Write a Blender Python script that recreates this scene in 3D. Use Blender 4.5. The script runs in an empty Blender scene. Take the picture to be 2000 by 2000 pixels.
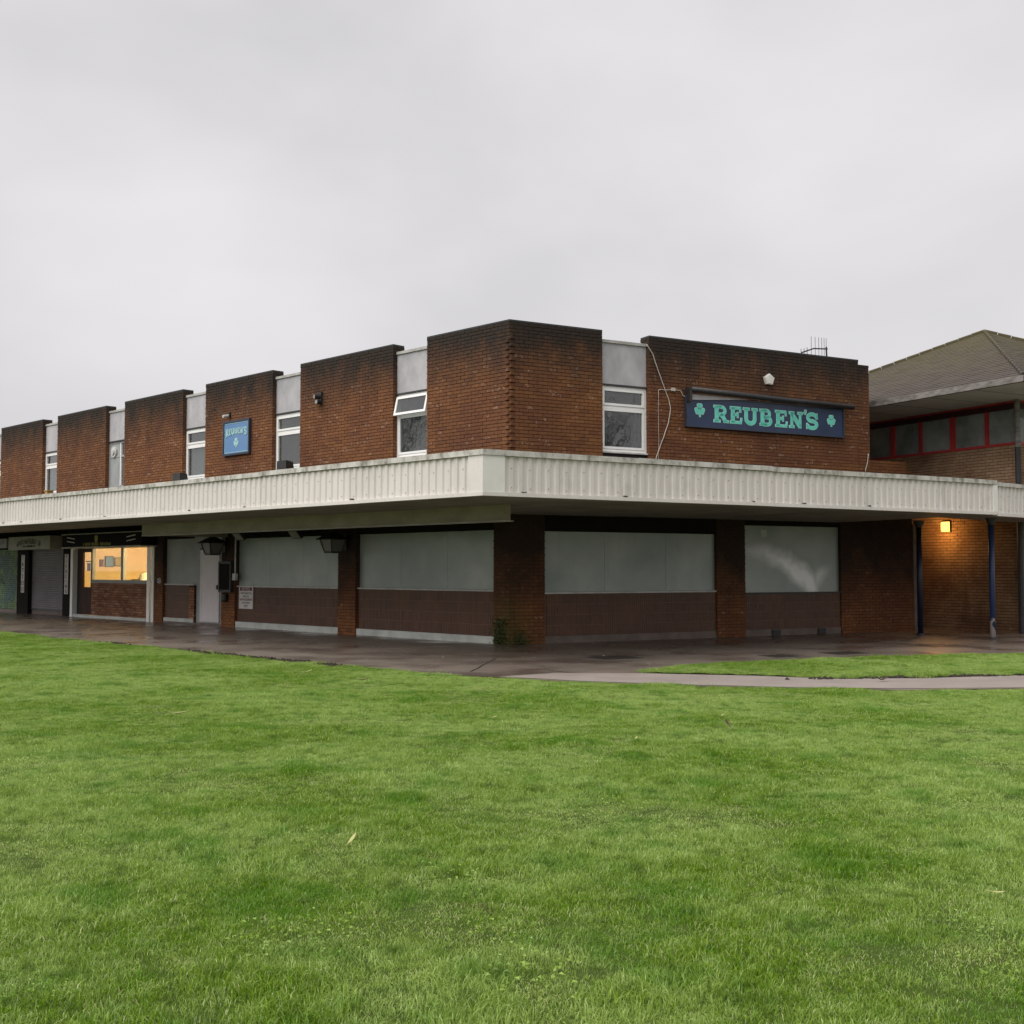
import bpy, bmesh, math, random
import numpy as np
from mathutils import Vector, Matrix
from mathutils import noise as mnoise

R_ = math.radians
random.seed(7)
rng = np.random.default_rng(11)
scene = bpy.context.scene
col = scene.collection

# ------------------------------------------------------------------ camera
cam_d = bpy.data.cameras.new('camera')
cam_d.sensor_width = 36.0
cam_d.lens = 36.0 * 2200.0 / 2000.0
cam_d.clip_start = 0.05
cam_d.clip_end = 2000.0
cam = bpy.data.objects.new('camera', cam_d)
col.objects.link(cam)
cam.location = (0, 0, 1.55)
cam.rotation_euler = (R_(90) + math.atan(112 / 2200.0), 0, 0)
scene.camera = cam

# ------------------------------------------------------------------ sky (overcast), sun, exposure
SUN_EL, SUN_AZ = 52.0, 233.0          # azimuth from +Y, clockwise: behind and to the left of the camera
world = bpy.data.worlds.new('World')
scene.world = world
world.use_nodes = True
wn = world.node_tree.nodes
wl = world.node_tree.links
wn.clear()
w_out = wn.new('ShaderNodeOutputWorld')
w_bg = wn.new('ShaderNodeBackground')
w_sky = wn.new('ShaderNodeTexSky')
w_sky.sky_type = 'NISHITA'
w_sky.sun_disc = False
w_sky.sun_elevation = R_(SUN_EL)
w_sky.sun_rotation = R_(SUN_AZ)
w_sky.air_density = 1.0
w_sky.dust_density = 4.0
w_tc = wn.new('ShaderNodeTexCoord')
w_map = wn.new('ShaderNodeMapping')
w_map.inputs['Scale'].default_value = (1.0, 1.0, 1.7)
w_map.inputs['Location'].default_value = (0.35, 0.2, 0.1)
w_n = wn.new('ShaderNodeTexNoise')
w_n.inputs['Scale'].default_value = 2.6
w_n.inputs['Detail'].default_value = 4.0
w_n.inputs['Roughness'].default_value = 0.48
w_n.inputs['Distortion'].default_value = 0.15
w_r = wn.new('ShaderNodeValToRGB')
w_r.color_ramp.elements[0].position = 0.25
w_r.color_ramp.elements[0].color = (6.55, 6.42, 6.6, 1)
w_r.color_ramp.elements[1].position = 0.70
w_r.color_ramp.elements[1].color = (8.75, 8.5, 8.6, 1)
w_mix = wn.new('ShaderNodeMix')
w_mix.data_type = 'RGBA'
w_mix.inputs['Factor'].default_value = 0.94
w_bg.inputs['Strength'].default_value = 0.05
wl.new(w_tc.outputs['Generated'], w_map.inputs['Vector'])
wl.new(w_map.outputs['Vector'], w_n.inputs['Vector'])
wl.new(w_n.outputs['Fac'], w_r.inputs['Fac'])
wl.new(w_sky.outputs['Color'], w_mix.inputs['A'])
wl.new(w_r.outputs['Color'], w_mix.inputs['B'])
wl.new(w_mix.outputs['Result'], w_bg.inputs['Color'])
wl.new(w_bg.outputs['Background'], w_out.inputs['Surface'])

sun_d = bpy.data.lights.new('sun', 'SUN')
sun_d.energy = 1.5
sun_d.angle = R_(70)
sun_d.color = (1.0, 0.975, 0.94)
sun = bpy.data.objects.new('sun', sun_d)
col.objects.link(sun)
_az = R_(SUN_AZ)
_sv = Vector((math.sin(_az) * math.cos(R_(SUN_EL)), math.cos(_az) * math.cos(R_(SUN_EL)), math.sin(R_(SUN_EL))))
sun.rotation_euler = _sv.to_track_quat('Z', 'Y').to_euler()
sun.location = _sv * 60

scene.view_settings.view_transform = 'Standard'
scene.view_settings.look = 'None'
scene.view_settings.exposure = 1.0
scene.view_settings.gamma = 1.0
scene.cycles.max_bounces = 8
scene.cycles.diffuse_bounces = 4
scene.cycles.glossy_bounces = 4
scene.cycles.transparent_max_bounces = 12
scene.cycles.use_denoising = True

# ------------------------------------------------------------------ materials
MATS = {}


def nodes_of(name):
    m = bpy.data.materials.new(name)
    m.use_nodes = True
    nt = m.node_tree
    b = nt.nodes['Principled BSDF']
    MATS[name] = m
    return m, nt.nodes, nt.links, b


def rgba(c):
    return (c[0], c[1], c[2], 1.0)


def pos_noise(N, Lk, scale, detail=4, rough=.55, stretch=(1, 1, 1), loc=(0, 0, 0), dist=0.0):
    g = N.new('ShaderNodeNewGeometry')
    mp = N.new('ShaderNodeMapping')
    mp.inputs['Scale'].default_value = stretch
    mp.inputs['Location'].default_value = loc
    n = N.new('ShaderNodeTexNoise')
    n.inputs['Scale'].default_value = scale
    n.inputs['Detail'].default_value = detail
    n.inputs['Roughness'].default_value = rough
    n.inputs['Distortion'].default_value = dist
    Lk.new(g.outputs['Position'], mp.inputs['Vector'])
    Lk.new(mp.outputs['Vector'], n.inputs['Vector'])
    return n.outputs['Fac']


def ramp(N, Lk, fac, stops):
    r = N.new('ShaderNodeValToRGB')
    e = r.color_ramp.elements
    e[0].position, e[0].color = stops[0][0], rgba(stops[0][1])
    e[1].position, e[1].color = stops[-1][0], rgba(stops[-1][1])
    for p, c in stops[1:-1]:
        k = e.new(p)
        k.color = rgba(c)
    Lk.new(fac, r.inputs['Fac'])
    return r.outputs['Color']


def framp(N, Lk, fac, a, b, lo=0.0, hi=1.0):
    m = N.new('ShaderNodeMapRange')
    m.inputs['From Min'].default_value = a
    m.inputs['From Max'].default_value = b
    m.inputs['To Min'].default_value = lo
    m.inputs['To Max'].default_value = hi
    Lk.new(fac, m.inputs['Value'])
    return m.outputs['Result']


def mixc(N, Lk, fac, a, b, mode='MIX'):
    m = N.new('ShaderNodeMix')
    m.data_type = 'RGBA'
    m.blend_type = mode
    for key, val in (('Factor', fac), ('A', a), ('B', b)):
        if hasattr(val, 'is_linked') or hasattr(val, 'links'):
            Lk.new(val, m.inputs[key])
        elif key == 'Factor':
            m.inputs[key].default_value = val
        else:
            m.inputs[key].default_value = rgba(val)
    return m.outputs['Result']


def math_(N, Lk, op, a, b=None, clamp=False):
    m = N.new('ShaderNodeMath')
    m.operation = op
    m.use_clamp = clamp
    for i, v in enumerate((a, b)):
        if v is None:
            continue
        if hasattr(v, 'links'):
            Lk.new(v, m.inputs[i])
        else:
            m.inputs[i].default_value = v
    return m.outputs['Value']


def bump(N, Lk, b, h, strength=.3, dist=.01):
    bp = N.new('ShaderNodeBump')
    bp.inputs['Strength'].default_value = strength
    bp.inputs['Distance'].default_value = dist
    Lk.new(h, bp.inputs['Height'])
    Lk.new(bp.outputs['Normal'], b.inputs['Normal'])


def mat(name, c, c2=None, scale=3.0, stretch=(1, 1, 1), rough=.6, metal=0.0, bs=0.0, bscale=60, lo=.35, hi=.65, spec=.5, detail=4):
    m, N, Lk, b = nodes_of(name)
    b.inputs['Roughness'].default_value = rough
    b.inputs['Metallic'].default_value = metal
    b.inputs['Specular IOR Level'].default_value = spec
    if c2 is None:
        c2 = tuple(x * .82 for x in c)
    f = pos_noise(N, Lk, scale, detail, .6, stretch)
    Lk.new(ramp(N, Lk, f, [(lo, c), (hi, c2)]), b.inputs['Base Color'])
    if bs:
        bump(N, Lk, b, pos_noise(N, Lk, bscale, 3), bs, .004)
    return m


def emit(name, c, s):
    m, N, Lk, b = nodes_of(name)
    b.inputs['Base Color'].default_value = rgba(c)
    b.inputs['Emission Color'].default_value = rgba(c)
    b.inputs['Emission Strength'].default_value = s
    return m


def glass(name, tint=(.9, .95, .93), refl=1.0, wob=0.0, refl_grey=0.0):
    m, N, Lk, b = nodes_of(name)
    N.remove(b)
    out = N['Material Output']
    tr = N.new('ShaderNodeBsdfTransparent')
    tr.inputs['Color'].default_value = rgba(tint)
    gl = N.new('ShaderNodeBsdfGlossy')
    gl.inputs['Roughness'].default_value = .015
    lw = N.new('ShaderNodeLayerWeight')
    lw.inputs['Blend'].default_value = .5
    sch = math_(N, Lk, 'ADD', math_(N, Lk, 'MULTIPLY', math_(N, Lk, 'POWER', lw.outputs['Facing'], 5.0), .92), .045)
    mul = math_(N, Lk, 'MULTIPLY', sch, refl, True)
    mx = N.new('ShaderNodeMixShader')
    Lk.new(mul, mx.inputs['Fac'])
    Lk.new(tr.outputs['BSDF'], mx.inputs[1])
    Lk.new(gl.outputs['BSDF'], mx.inputs[2])
    last = mx.outputs['Shader']
    if refl_grey:  # diffuse grey mixed in to stand for the sky reflected in the panes
        df = N.new('ShaderNodeBsdfDiffuse')
        df.inputs['Color'].default_value = (.5, .52, .5, 1)
        m3 = N.new('ShaderNodeMixShader')
        Lk.new(framp(N, Lk, pos_noise(N, Lk, 1.2, 4, .6), .3, .7, refl_grey * .6, refl_grey * 1.3), m3.inputs['Fac'])
        Lk.new(last, m3.inputs[1])
        Lk.new(df.outputs['BSDF'], m3.inputs[2])
        last = m3.outputs['Shader']
    Lk.new(last, out.inputs['Surface'])
    if wob:
        bp = N.new('ShaderNodeBump')
        bp.inputs['Strength'].default_value = wob
        bp.inputs['Distance'].default_value = .02
        Lk.new(pos_noise(N, Lk, 2.5, 2), bp.inputs['Height'])
        Lk.new(bp.outputs['Normal'], gl.inputs['Normal'])
    return m


def brick_mat(name, tones, pale=.06, top_stain=None, moss=None, soot_shade=None, wash=(1, 1, 1)):
    """fired clay bricks: one tone per brick, faint grain, a few spalled pale faces, weather staining with its own ragged edge, canopy shade painted in by height"""
    m, N, Lk, b = nodes_of(name)
    b.inputs['Roughness'].default_value = .82
    b.inputs['Specular IOR Level'].default_value = .25
    at = N.new('ShaderNodeAttribute')
    at.attribute_name = 'rnd'
    oi = N.new('ShaderNodeObjectInfo')
    r = math_(N, Lk, 'FRACT', math_(N, Lk, 'ADD', at.outputs['Fac'], oi.outputs['Random']))
    n = len(tones)
    c = ramp(N, Lk, r, [(i / (n - 1), t) for i, t in enumerate(tones)])
    # broad tone drift over the wall
    drift = pos_noise(N, Lk, .9, 3, .6)
    c = mixc(N, Lk, framp(N, Lk, drift, .4, .66, 0, .6), c, (.13, .048, .028))
    bays = pos_noise(N, Lk, .33, 2, .5, loc=(2, 5, 1))
    c = mixc(N, Lk, framp(N, Lk, bays, .42, .6, 0, .3), c, mixc(N, Lk, .5, c, (.05, .024, .018)))
    damp = pos_noise(N, Lk, 3.2, 5, .7, (1, 1, .16))
    c = mixc(N, Lk, framp(N, Lk, damp, .56, .76, 0, .4), c, (.055, .026, .017))
    grain = pos_noise(N, Lk, 38, 3, .7)
    c = mixc(N, Lk, framp(N, Lk, grain, .3, .75, 0, .5), c, mixc(N, Lk, .5, c, (.02, .012, .008)))
    # spalled / limey pale patches on some bricks
    r2 = math_(N, Lk, 'FRACT', math_(N, Lk, 'MULTIPLY', r, 37.31))
    sp = pos_noise(N, Lk, 15, 3, .6, loc=(3, 1, 7))
    spot = math_(N, Lk, 'MULTIPLY', math_(N, Lk, 'LESS_THAN', r2, pale), framp(N, Lk, sp, .53, .62))
    c = mixc(N, Lk, math_(N, Lk, 'MULTIPLY', spot, .6), c, (.36, .24, .17))
    g = N.new('ShaderNodeNewGeometry')
    sx = N.new('ShaderNodeSeparateXYZ')
    Lk.new(g.outputs['Position'], sx.inputs['Vector'])
    if top_stain:
        z0, z1 = top_stain
        rag = pos_noise(N, Lk, 2.2, 5, .65, (1, 1, .5))
        zz = math_(N, Lk, 'ADD', sx.outputs['Z'], framp(N, Lk, rag, .25, .75, -.42, .42))
        st = framp(N, Lk, zz, z0, z1, 0, .96)
        c = mixc(N, Lk, st, c, (.026, .021, .017))
    if moss:
        mx, my, zr = moss
        dx = math_(N, Lk, 'SUBTRACT', sx.outputs['X'], mx)
        d = math_(N, Lk, 'ABSOLUTE', dx)
        dz = math_(N, Lk, 'MULTIPLY', sx.outputs['Z'], .55)
        dd = math_(N, Lk, 'ADD', d, dz)
        rag = pos_noise(N, Lk, 5, 5, .7)
        dd = math_(N, Lk, 'ADD', dd, framp(N, Lk, rag, .25, .75, -.28, .28))
        f = framp(N, Lk, dd, zr, .12, 0, .85)
        c = mixc(N, Lk, f, c, (.045, .058, .014))
    if soot_shade:  # canopy shade painted into the brick colour along with soot, darkening upwards
        z0, z1 = soot_shade
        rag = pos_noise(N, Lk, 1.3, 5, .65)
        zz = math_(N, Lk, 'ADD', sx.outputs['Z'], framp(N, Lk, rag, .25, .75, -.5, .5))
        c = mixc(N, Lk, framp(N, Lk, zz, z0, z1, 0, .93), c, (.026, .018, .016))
    if wash != (1, 1, 1):
        c = mixc(N, Lk, 1.0, c, wash, 'MULTIPLY')
    Lk.new(c, b.inputs['Base Color'])
    bump(N, Lk, b, pos_noise(N, Lk, 55, 4, .7), .5, .006)
    return m


TONES = [(.19, .075, .029), (.24, .098, .036), (.205, .082, .031), (.26, .11, .041), (.16, .065, .03), (.245, .102, .037), (.195, .082, .034)]
brick_mat('brick', TONES, .14, top_stain=(5.3, 6.5))
brick_mat('brick_low', TONES, .07, moss=(-.15, 23.0, 1.0), soot_shade=(.55, 1.85), wash=(1.2, 1.17, 1.12))
brick_mat('brick_shop', [(.3, .115, .06), (.42, .2, .11), (.24, .09, .05), (.5, .29, .18), (.33, .13, .07)], .3)
brick_mat('brick_hall', [(.4, .255, .15), (.45, .295, .175), (.36, .225, .13), (.43, .275, .16)], .1)
mat('mortar', (.065, .038, .025), (.04, .025, .018), 6, rough=.95, spec=.1)
mat('mortar_low', (.07, .045, .03), (.04, .027, .02), 6, rough=.95, spec=.1)
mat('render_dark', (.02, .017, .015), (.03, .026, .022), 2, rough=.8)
mat('lintel_black', (.012, .010, .009), (.018, .015, .013), 2, rough=.9, spec=.15)
mat('white_upvc', (.9, .89, .87), (.84, .83, .80), 2.5, rough=.35)
mat('sill_white', (.62, .61, .58), (.45, .44, .42), 4, rough=.5)
mat('infill', (.52, .505, .52), (.34, .335, .345), 2.2, (1, 1, .6), rough=.75, lo=.3, hi=.68, detail=6)
mat('cap_metal', (.5, .49, .46), (.33, .32, .29), 3, rough=.5)
mat('screw', (.16, .13, .11), None, 6, rough=.6)
mat('dark_metal', (.03, .03, .032), (.045, .042, .04), 5, rough=.5)
mat('black_plastic', (.016, .015, .016), (.028, .026, .026), 8, rough=.45)
mat('interior', (.05, .046, .042), (.035, .033, .03), 1, rough=.9)
mat('blind_teal', (.55, .62, .61), (.46, .53, .52), 1.5, (3, 3, .4), rough=.8)
mat('curtain', (.17, .16, .15), (.06, .055, .052), 2.0, (4, 4, .5), rough=.9)
mat('concrete_white', (.62, .64, .60), (.46, .48, .44), 3, rough=.8, bs=.3)
mat('concrete_brown', (.2, .16, .135), (.14, .11, .095), 3, rough=.8, bs=.3)
mat('door_pale', (.7, .63, .65), (.62, .56, .57), 2, rough=.45)
mat('grey_paint', (.36, .37, .37), (.28, .29, .29), 1.5, rough=.55)
mat('post_blue', (.010, .017, .05), (.006, .01, .025), 3, rough=.35)
mat('soffit', (.24, .21, .18), (.16, .14, .12), 1.2, rough=.8)
mat('beam_cream', (.37, .32, .26), (.28, .24, .195), 1.6, (1, 1, 2), rough=.7)
mat('roof_felt', (.05, .05, .05), None, 2, rough=.9)
mat('slate', (.13, .115, .105), (.075, .068, .062), 2.2, rough=.65, bs=.2)
mat('gutter', (.26, .24, .22), (.12, .105, .095), 4, (1, 1, 3), rough=.6)
mat('hall_soffit', (.62, .58, .52), (.54, .5, .45), 1.5, rough=.8)
mat('red_paint', (.5, .045, .04), (.4, .035, .035), 3, rough=.4)
mat('dark_red', (.05, .008, .008), None, 3, rough=.5)
mat('sign_navy', (.018, .038, .10), (.013, .028, .075), 2.5, rough=.35)
mat('sign_mint', (.16, .70, .56), (.11, .58, .45), 5, rough=.45)
mat('sign_mint_edge', (.55, .84, .78), (.5, .78, .72), 6, rough=.45)
mat('sign_blue', (.10, .22, .45), (.13, .25, .44), 2, rough=.4)
mat('sign_pale', (.4, .62, .63), (.32, .55, .55), 6, rough=.5)
mat('sign_frame', (.03, .04, .065), None, 4, rough=.4)
mat('sign_white', (.68, .64, .62), (.6, .56, .54), 4, rough=.5)
mat('sign_red', (.14, .012, .016), None, 4, rough=.5)
mat('sign_grey_txt', (.2, .16, .15), None, 4, rough=.6)
mat('shop_sign_dark', (.012, .010, .013), (.018, .014, .017), 4, rough=.8, spec=.1)
mat('shop_sign_cream', (.34, .33, .27), (.28, .27, .225), 3, rough=.5)
mat('gold', (.4, .33, .06), None, 4, rough=.5)
mat('ink', (.09, .06, .05), None, 4, rough=.6)
mat('shutter', (.22, .2, .215), (.165, .15, .162), 1.5, rough=.5)
mat('timber_door', (.06, .02, .014), (.035, .014, .01), 5, (1, 1, .3), rough=.6, spec=.2)
mat('shop_wall', (.8, .66, .40), (.76, .6, .34), 1.5, rough=.8)
mat('shop_floor', (.3, .2, .12), None, 2, rough=.4)
mat('alarm_white', (.8, .78, .72), None, 6, rough=.35)
mat('cable_white', (.55, .49, .43), None, 6, rough=.5)
mat('lantern_glass', (.17, .16, .145), None, 4, rough=.2)
mat('lens', (.34, .34, .3), None, 4, rough=.25)
mat('timber_pale', (.5, .27, .1), None, 4, rough=.6)
mat('leaf_pale', (.42, .42, .16), (.36, .34, .12), 30, rough=.5)
mat('leaf_brown', (.09, .04, .025), (.05, .025, .016), 30, rough=.6)
mat('bark', (.055, .045, .035), (.035, .03, .024), 5, (1, 1, .3), rough=.9)
mat('soil', (.035, .024, .016), (.02, .014, .01), 6, rough=.95)
mat('cover_iron', (.045, .036, .03), (.03, .025, .02), 8, rough=.4)
emit('lamp_amber', (1.0, .50, .09), 1.7)
emit('bulb_warm', (1.0, .62, .25), 9.0)
glass('glass_clear', (.93, .95, .93))
glass('glass_dark', (.62, .65, .64), 2.5, .10, .05)
glass('glass_hall', (.35, .38, .38), 1.6, .05, .5)


def mat_fascia():
    m, N, Lk, b = nodes_of('fascia_sheet')
    b.inputs['Roughness'].default_value = .42
    n1 = pos_noise(N, Lk, 1.1, 4, .6, (1, 1, .5))
    c = ramp(N, Lk, n1, [(.3, (.74, .695, .655)), (.7, (.65, .61, .57))])
    oi = N.new('ShaderNodeObjectInfo')
    c = mixc(N, Lk, framp(N, Lk, oi.outputs['Random'], 0, 1, 0, .16), c, (.42, .40, .36))
    st = pos_noise(N, Lk, 6, 5, .7, (1, 1, .09))
    c = mixc(N, Lk, framp(N, Lk, st, .55, .8, 0, .5), c, (.38, .34, .29))
    gr = pos_noise(N, Lk, 1.7, 5, .7, (1, 1, .8), (7, 3, 1))
    c = mixc(N, Lk, framp(N, Lk, gr, .56, .74, 0, .4), c, (.40, .39, .31))
    dots = pos_noise(N, Lk, 48, 1, .4)
    c = mixc(N, Lk, framp(N, Lk, dots, .73, .77, 0, .6), c, (.2, .15, .12))
    Lk.new(c, b.inputs['Base Color'])
    bump(N, Lk, b, pos_noise(N, Lk, 3.2, 2, .5), .3, .02)
    m2, N, Lk, b = nodes_of('fascia_trim')
    b.inputs['Roughness'].default_value = .55
    n1 = pos_noise(N, Lk, 5, 6, .7, (1, 1, .6))
    c = ramp(N, Lk, n1, [(.36, (.62, .60, .56)), (.5, (.48, .46, .42)), (.66, (.2, .19, .155))])
    Lk.new(c, b.inputs['Base Color'])
    m3, N, Lk, b = nodes_of('fascia_bright')
    b.inputs['Roughness'].default_value = .4
    n1 = pos_noise(N, Lk, 3, 4, .6)
    Lk.new(ramp(N, Lk, n1, [(.3, (.80, .78, .74)), (.75, (.70, .68, .64))]), b.inputs['Base Color'])


mat_fascia()


def mat_board():
    """galvanised / painted steel security sheet: satin, slightly buckled, cloudy"""
    m, N, Lk, b = nodes_of('board')
    b.inputs['Roughness'].default_value = .38
    b.inputs['Metallic'].default_value = .15
    n1 = pos_noise(N, Lk, .8, 4, .55, (1, 1, 1))
    c = ramp(N, Lk, n1, [(.28, (.28, .32, .31)), (.72, (.46, .485, .46))])
    n2 = pos_noise(N, Lk, 3.5, 5, .7)
    c = mixc(N, Lk, framp(N, Lk, n2, .55, .8, 0, .35), c, (.27, .3, .295))
    st = pos_noise(N, Lk, 5, 5, .7, (1, 1, .07))
    c = mixc(N, Lk, framp(N, Lk, st, .52, .75, 0, .45), c, (.3, .32, .31))
    Lk.new(c, b.inputs['Base Color'])
    bump(N, Lk, b, pos_noise(N, Lk, 1.7, 2, .4), .35, .05)


mat_board()


def mat_board_wedge(origin, dx, dy):
    """the same sheet with a whitish wedge in its colour running down to its lower right corner"""
    m, N, Lk, b = nodes_of('board_wedge')
    b.inputs['Roughness'].default_value = .38
    b.inputs['Metallic'].default_value = .15
    n1 = pos_noise(N, Lk, .8, 4, .55)
    c = ramp(N, Lk, n1, [(.28, (.28, .32, .31)), (.72, (.46, .485, .46))])
    g = N.new('ShaderNodeNewGeometry')
    sub = N.new('ShaderNodeVectorMath')
    sub.operation = 'SUBTRACT'
    sub.inputs[1].default_value = origin
    Lk.new(g.outputs['Position'], sub.inputs[0])
    dot = N.new('ShaderNodeVectorMath')
    dot.operation = 'DOT_PRODUCT'
    dot.inputs[1].default_value = (dx, dy, 0)
    Lk.new(sub.outputs['Vector'], dot.inputs[0])
    sx = N.new('ShaderNodeSeparateXYZ')
    Lk.new(sub.outputs['Vector'], sx.inputs['Vector'])
    t = dot.outputs['Value']                         # 0..2.9 along the sheet
    z = sx.outputs['Z']
    soft = pos_noise(N, Lk, 2.0, 3, .5)
    wob = framp(N, Lk, soft, .3, .7, -.07, .07)
    line = math_(N, Lk, 'ADD', math_(N, Lk, 'MULTIPLY', math_(N, Lk, 'MULTIPLY', t, t), -.21), math_(N, Lk, 'ADD', math_(N, Lk, 'MULTIPLY', t, .05), .97))
    dz = math_(N, Lk, 'ABSOLUTE', math_(N, Lk, 'ADD', math_(N, Lk, 'SUBTRACT', z, line), wob))
    wd = math_(N, Lk, 'ADD', math_(N, Lk, 'MULTIPLY', t, .13), .12)
    f1 = framp(N, Lk, math_(N, Lk, 'DIVIDE', dz, wd), 1.25, .15)
    f1 = math_(N, Lk, 'MULTIPLY', math_(N, Lk, 'MULTIPLY', f1, framp(N, Lk, t, .0, 1.7, .12, 1.0)), framp(N, Lk, t, 2.35, 2.1))
    dt = math_(N, Lk, 'ABSOLUTE', math_(N, Lk, 'SUBTRACT', math_(N, Lk, 'SUBTRACT', t, 2.02), math_(N, Lk, 'MULTIPLY', z, .75)))
    f2 = math_(N, Lk, 'MULTIPLY', framp(N, Lk, dt, .3, .02, 0, .5), framp(N, Lk, z, .68, .45))
    f = math_(N, Lk, 'MAXIMUM', f1, f2)
    f = math_(N, Lk, 'MULTIPLY', f, framp(N, Lk, pos_noise(N, Lk, 5.5, 4, .6), .3, .62, .75, 1))
    c = mixc(N, Lk, math_(N, Lk, 'MULTIPLY', f, 1.3, True), c, (.95, .95, .95))
    Lk.new(c, b.inputs['Base Color'])
    bump(N, Lk, b, pos_noise(N, Lk, 1.7, 2, .4), .3, .05)


def mat_tile():
    m, N, Lk, b = nodes_of('tile_brown')
    b.inputs['Roughness'].default_value = .45
    at = N.new('ShaderNodeAttribute')
    at.attribute_name = 'rnd'
    c = ramp(N, Lk, at.outputs['Fac'], [(0, (.10, .043, .022)), (.5, (.135, .057, .028)), (1, (.115, .05, .027))])
    d = pos_noise(N, Lk, 1.5, 4)
    c = mixc(N, Lk, framp(N, Lk, d, .4, .7, 0, .4), c, (.05, .024, .016))
    Lk.new(c, b.inputs['Base Color'])


mat_tile()
mat('tile_grout', (.24, .145, .095), (.17, .105, .07), 6, rough=.9)


def mat_pavement():
    m, N, Lk, b = nodes_of('pavement')
    big = pos_noise(N, Lk, .55, 5, .6, (1, 1, 1))
    mid = pos_noise(N, Lk, 2.6, 5, .65)
    fine = pos_noise(N, Lk, 70, 3, .7)
    c = ramp(N, Lk, big, [(.3, (.185, .145, .115)), (.68, (.26, .215, .178))])
    c = mixc(N, Lk, framp(N, Lk, mid, .35, .75, 0, .5), c, (.14, .115, .10))
    c = mixc(N, Lk, framp(N, Lk, fine, .3, .75, 0, .35), c, mixc(N, Lk, .5, c, (.03, .025, .02)))
    pud = framp(N, Lk, pos_noise(N, Lk, .8, 2.5, .5, (1, 1, 1), (4, 9, 0)), .40, .66)
    c = mixc(N, Lk, math_(N, Lk, 'MULTIPLY', pud, .5), c, (.075, .056, .045))
    Lk.new(c, b.inputs['Base Color'])
    Lk.new(framp(N, Lk, pud, 0, 1, .42, .16), b.inputs['Roughness'])
    hgt = math_(N, Lk, 'MULTIPLY', math_(N, Lk, 'ADD', fine, math_(N, Lk, 'MULTIPLY', mid, 1.5)), framp(N, Lk, pud, 0, 1, 1, .12))
    bump(N, Lk, b, hgt, .28, .006)


mat_pavement()


def mat_path():
    m, N, Lk, b = nodes_of('path')
    b.inputs['Roughness'].default_value = .7
    n = pos_noise(N, Lk, 1.3, 5, .6)
    c = ramp(N, Lk, n, [(.3, (.35, .3, .265)), (.7, (.26, .22, .195))])
    f = pos_noise(N, Lk, 85, 3, .7)
    c = mixc(N, Lk, framp(N, Lk, f, .35, .7, 0, .5), c, (.11, .09, .08))
    Lk.new(c, b.inputs['Base Color'])
    bump(N, Lk, b, f, .4, .005)


mat_path()


def mat_lawn():
    m, N, Lk, b = nodes_of('lawn_ground')
    b.inputs['Roughness'].default_value = .95
    b.inputs['Specular IOR Level'].default_value = .1
    n = pos_noise(N, Lk, 3, 6, .7)
    c = ramp(N, Lk, n, [(.3, (.06, .11, .015)), (.55, (.08, .12, .025)), (.75, (.07, .06, .025))])
    f = pos_noise(N, Lk, 120, 3, .7)
    c = mixc(N, Lk, framp(N, Lk, f, .4, .7, 0, .6), c, (.025, .035, .01))
    Lk.new(c, b.inputs['Base Color'])
    bump(N, Lk, b, f, .6, .02)
    # blades
    m, N, Lk, b = nodes_of('grass_blade')
    N.remove(b)
    out = N['Material Output']
    at = N.new('ShaderNodeAttribute')
    at.attribute_name = 'rnd'
    big = pos_noise(N, Lk, .42, 5, .65)
    med = pos_noise(N, Lk, 1.7, 5, .66, loc=(5, 2, 0))
    fin = pos_noise(N, Lk, 6.5, 5, .7, loc=(1, 8, 0))
    c = ramp(N, Lk, at.outputs['Fac'], [(0, (.115, .23, .006)), (.45, (.19, .335, .012)), (.8, (.285, .45, .03)), (.9, (.56, .63, .22)), (1, (.7, .66, .38))])
    mossy = mixc(N, Lk, .7, c, (.5, .64, .19))
    c = mixc(N, Lk, math_(N, Lk, 'MULTIPLY', framp(N, Lk, big, .43, .55), framp(N, Lk, med, .36, .58, .3, 1)), c, mossy)
    c = mixc(N, Lk, framp(N, Lk, fin, .52, .66, 0, .55), c, mixc(N, Lk, .65, c, (.56, .68, .28)))
    lush = mixc(N, Lk, .75, c, (.10, .27, .002))
    c = mixc(N, Lk, framp(N, Lk, med, .5, .64, 0, .95), c, lush)
    c = mixc(N, Lk, framp(N, Lk, fin, .48, .34, 0, .85), c, mixc(N, Lk, .75, c, (.045, .11, .003)))
    d = N.new('ShaderNodeBsdfDiffuse')
    t = N.new('ShaderNodeBsdfTranslucent')
    gl = N.new('ShaderNodeBsdfGlossy')
    gl.inputs['Roughness'].default_value = .35
    Lk.new(c, d.inputs['Color'])
    Lk.new(c, t.inputs['Color'])
    mx = N.new('ShaderNodeMixShader')
    mx.inputs['Fac'].default_value = .35
    Lk.new(d.outputs['BSDF'], mx.inputs[1])
    Lk.new(t.outputs['BSDF'], mx.inputs[2])
    mx2 = N.new('ShaderNodeMixShader')
    mx2.inputs['Fac'].default_value = .05
    Lk.new(mx.outputs['Shader'], mx2.inputs[1])
    Lk.new(gl.outputs['BSDF'], mx2.inputs[2])
    Lk.new(mx2.outputs['Shader'], out.inputs['Surface'])


mat_lawn()


def mat_graffiti():
    m, N, Lk, b = nodes_of('graffiti')
    b.inputs['Roughness'].default_value = .5
    n = pos_noise(N, Lk, 1.5, 3, .6, (1, 1, .7), dist=1.2)
    c = ramp(N, Lk, n, [(.3, (.012, .025, .012)), (.4, (.03, .10, .035)), (.48, (.17, .25, .08)), (.53, (.02, .07, .05)), (.62, (.08, .16, .14)), (.72, (.006, .01, .008))])
    Lk.new(c, b.inputs['Base Color'])


mat_graffiti()


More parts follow.
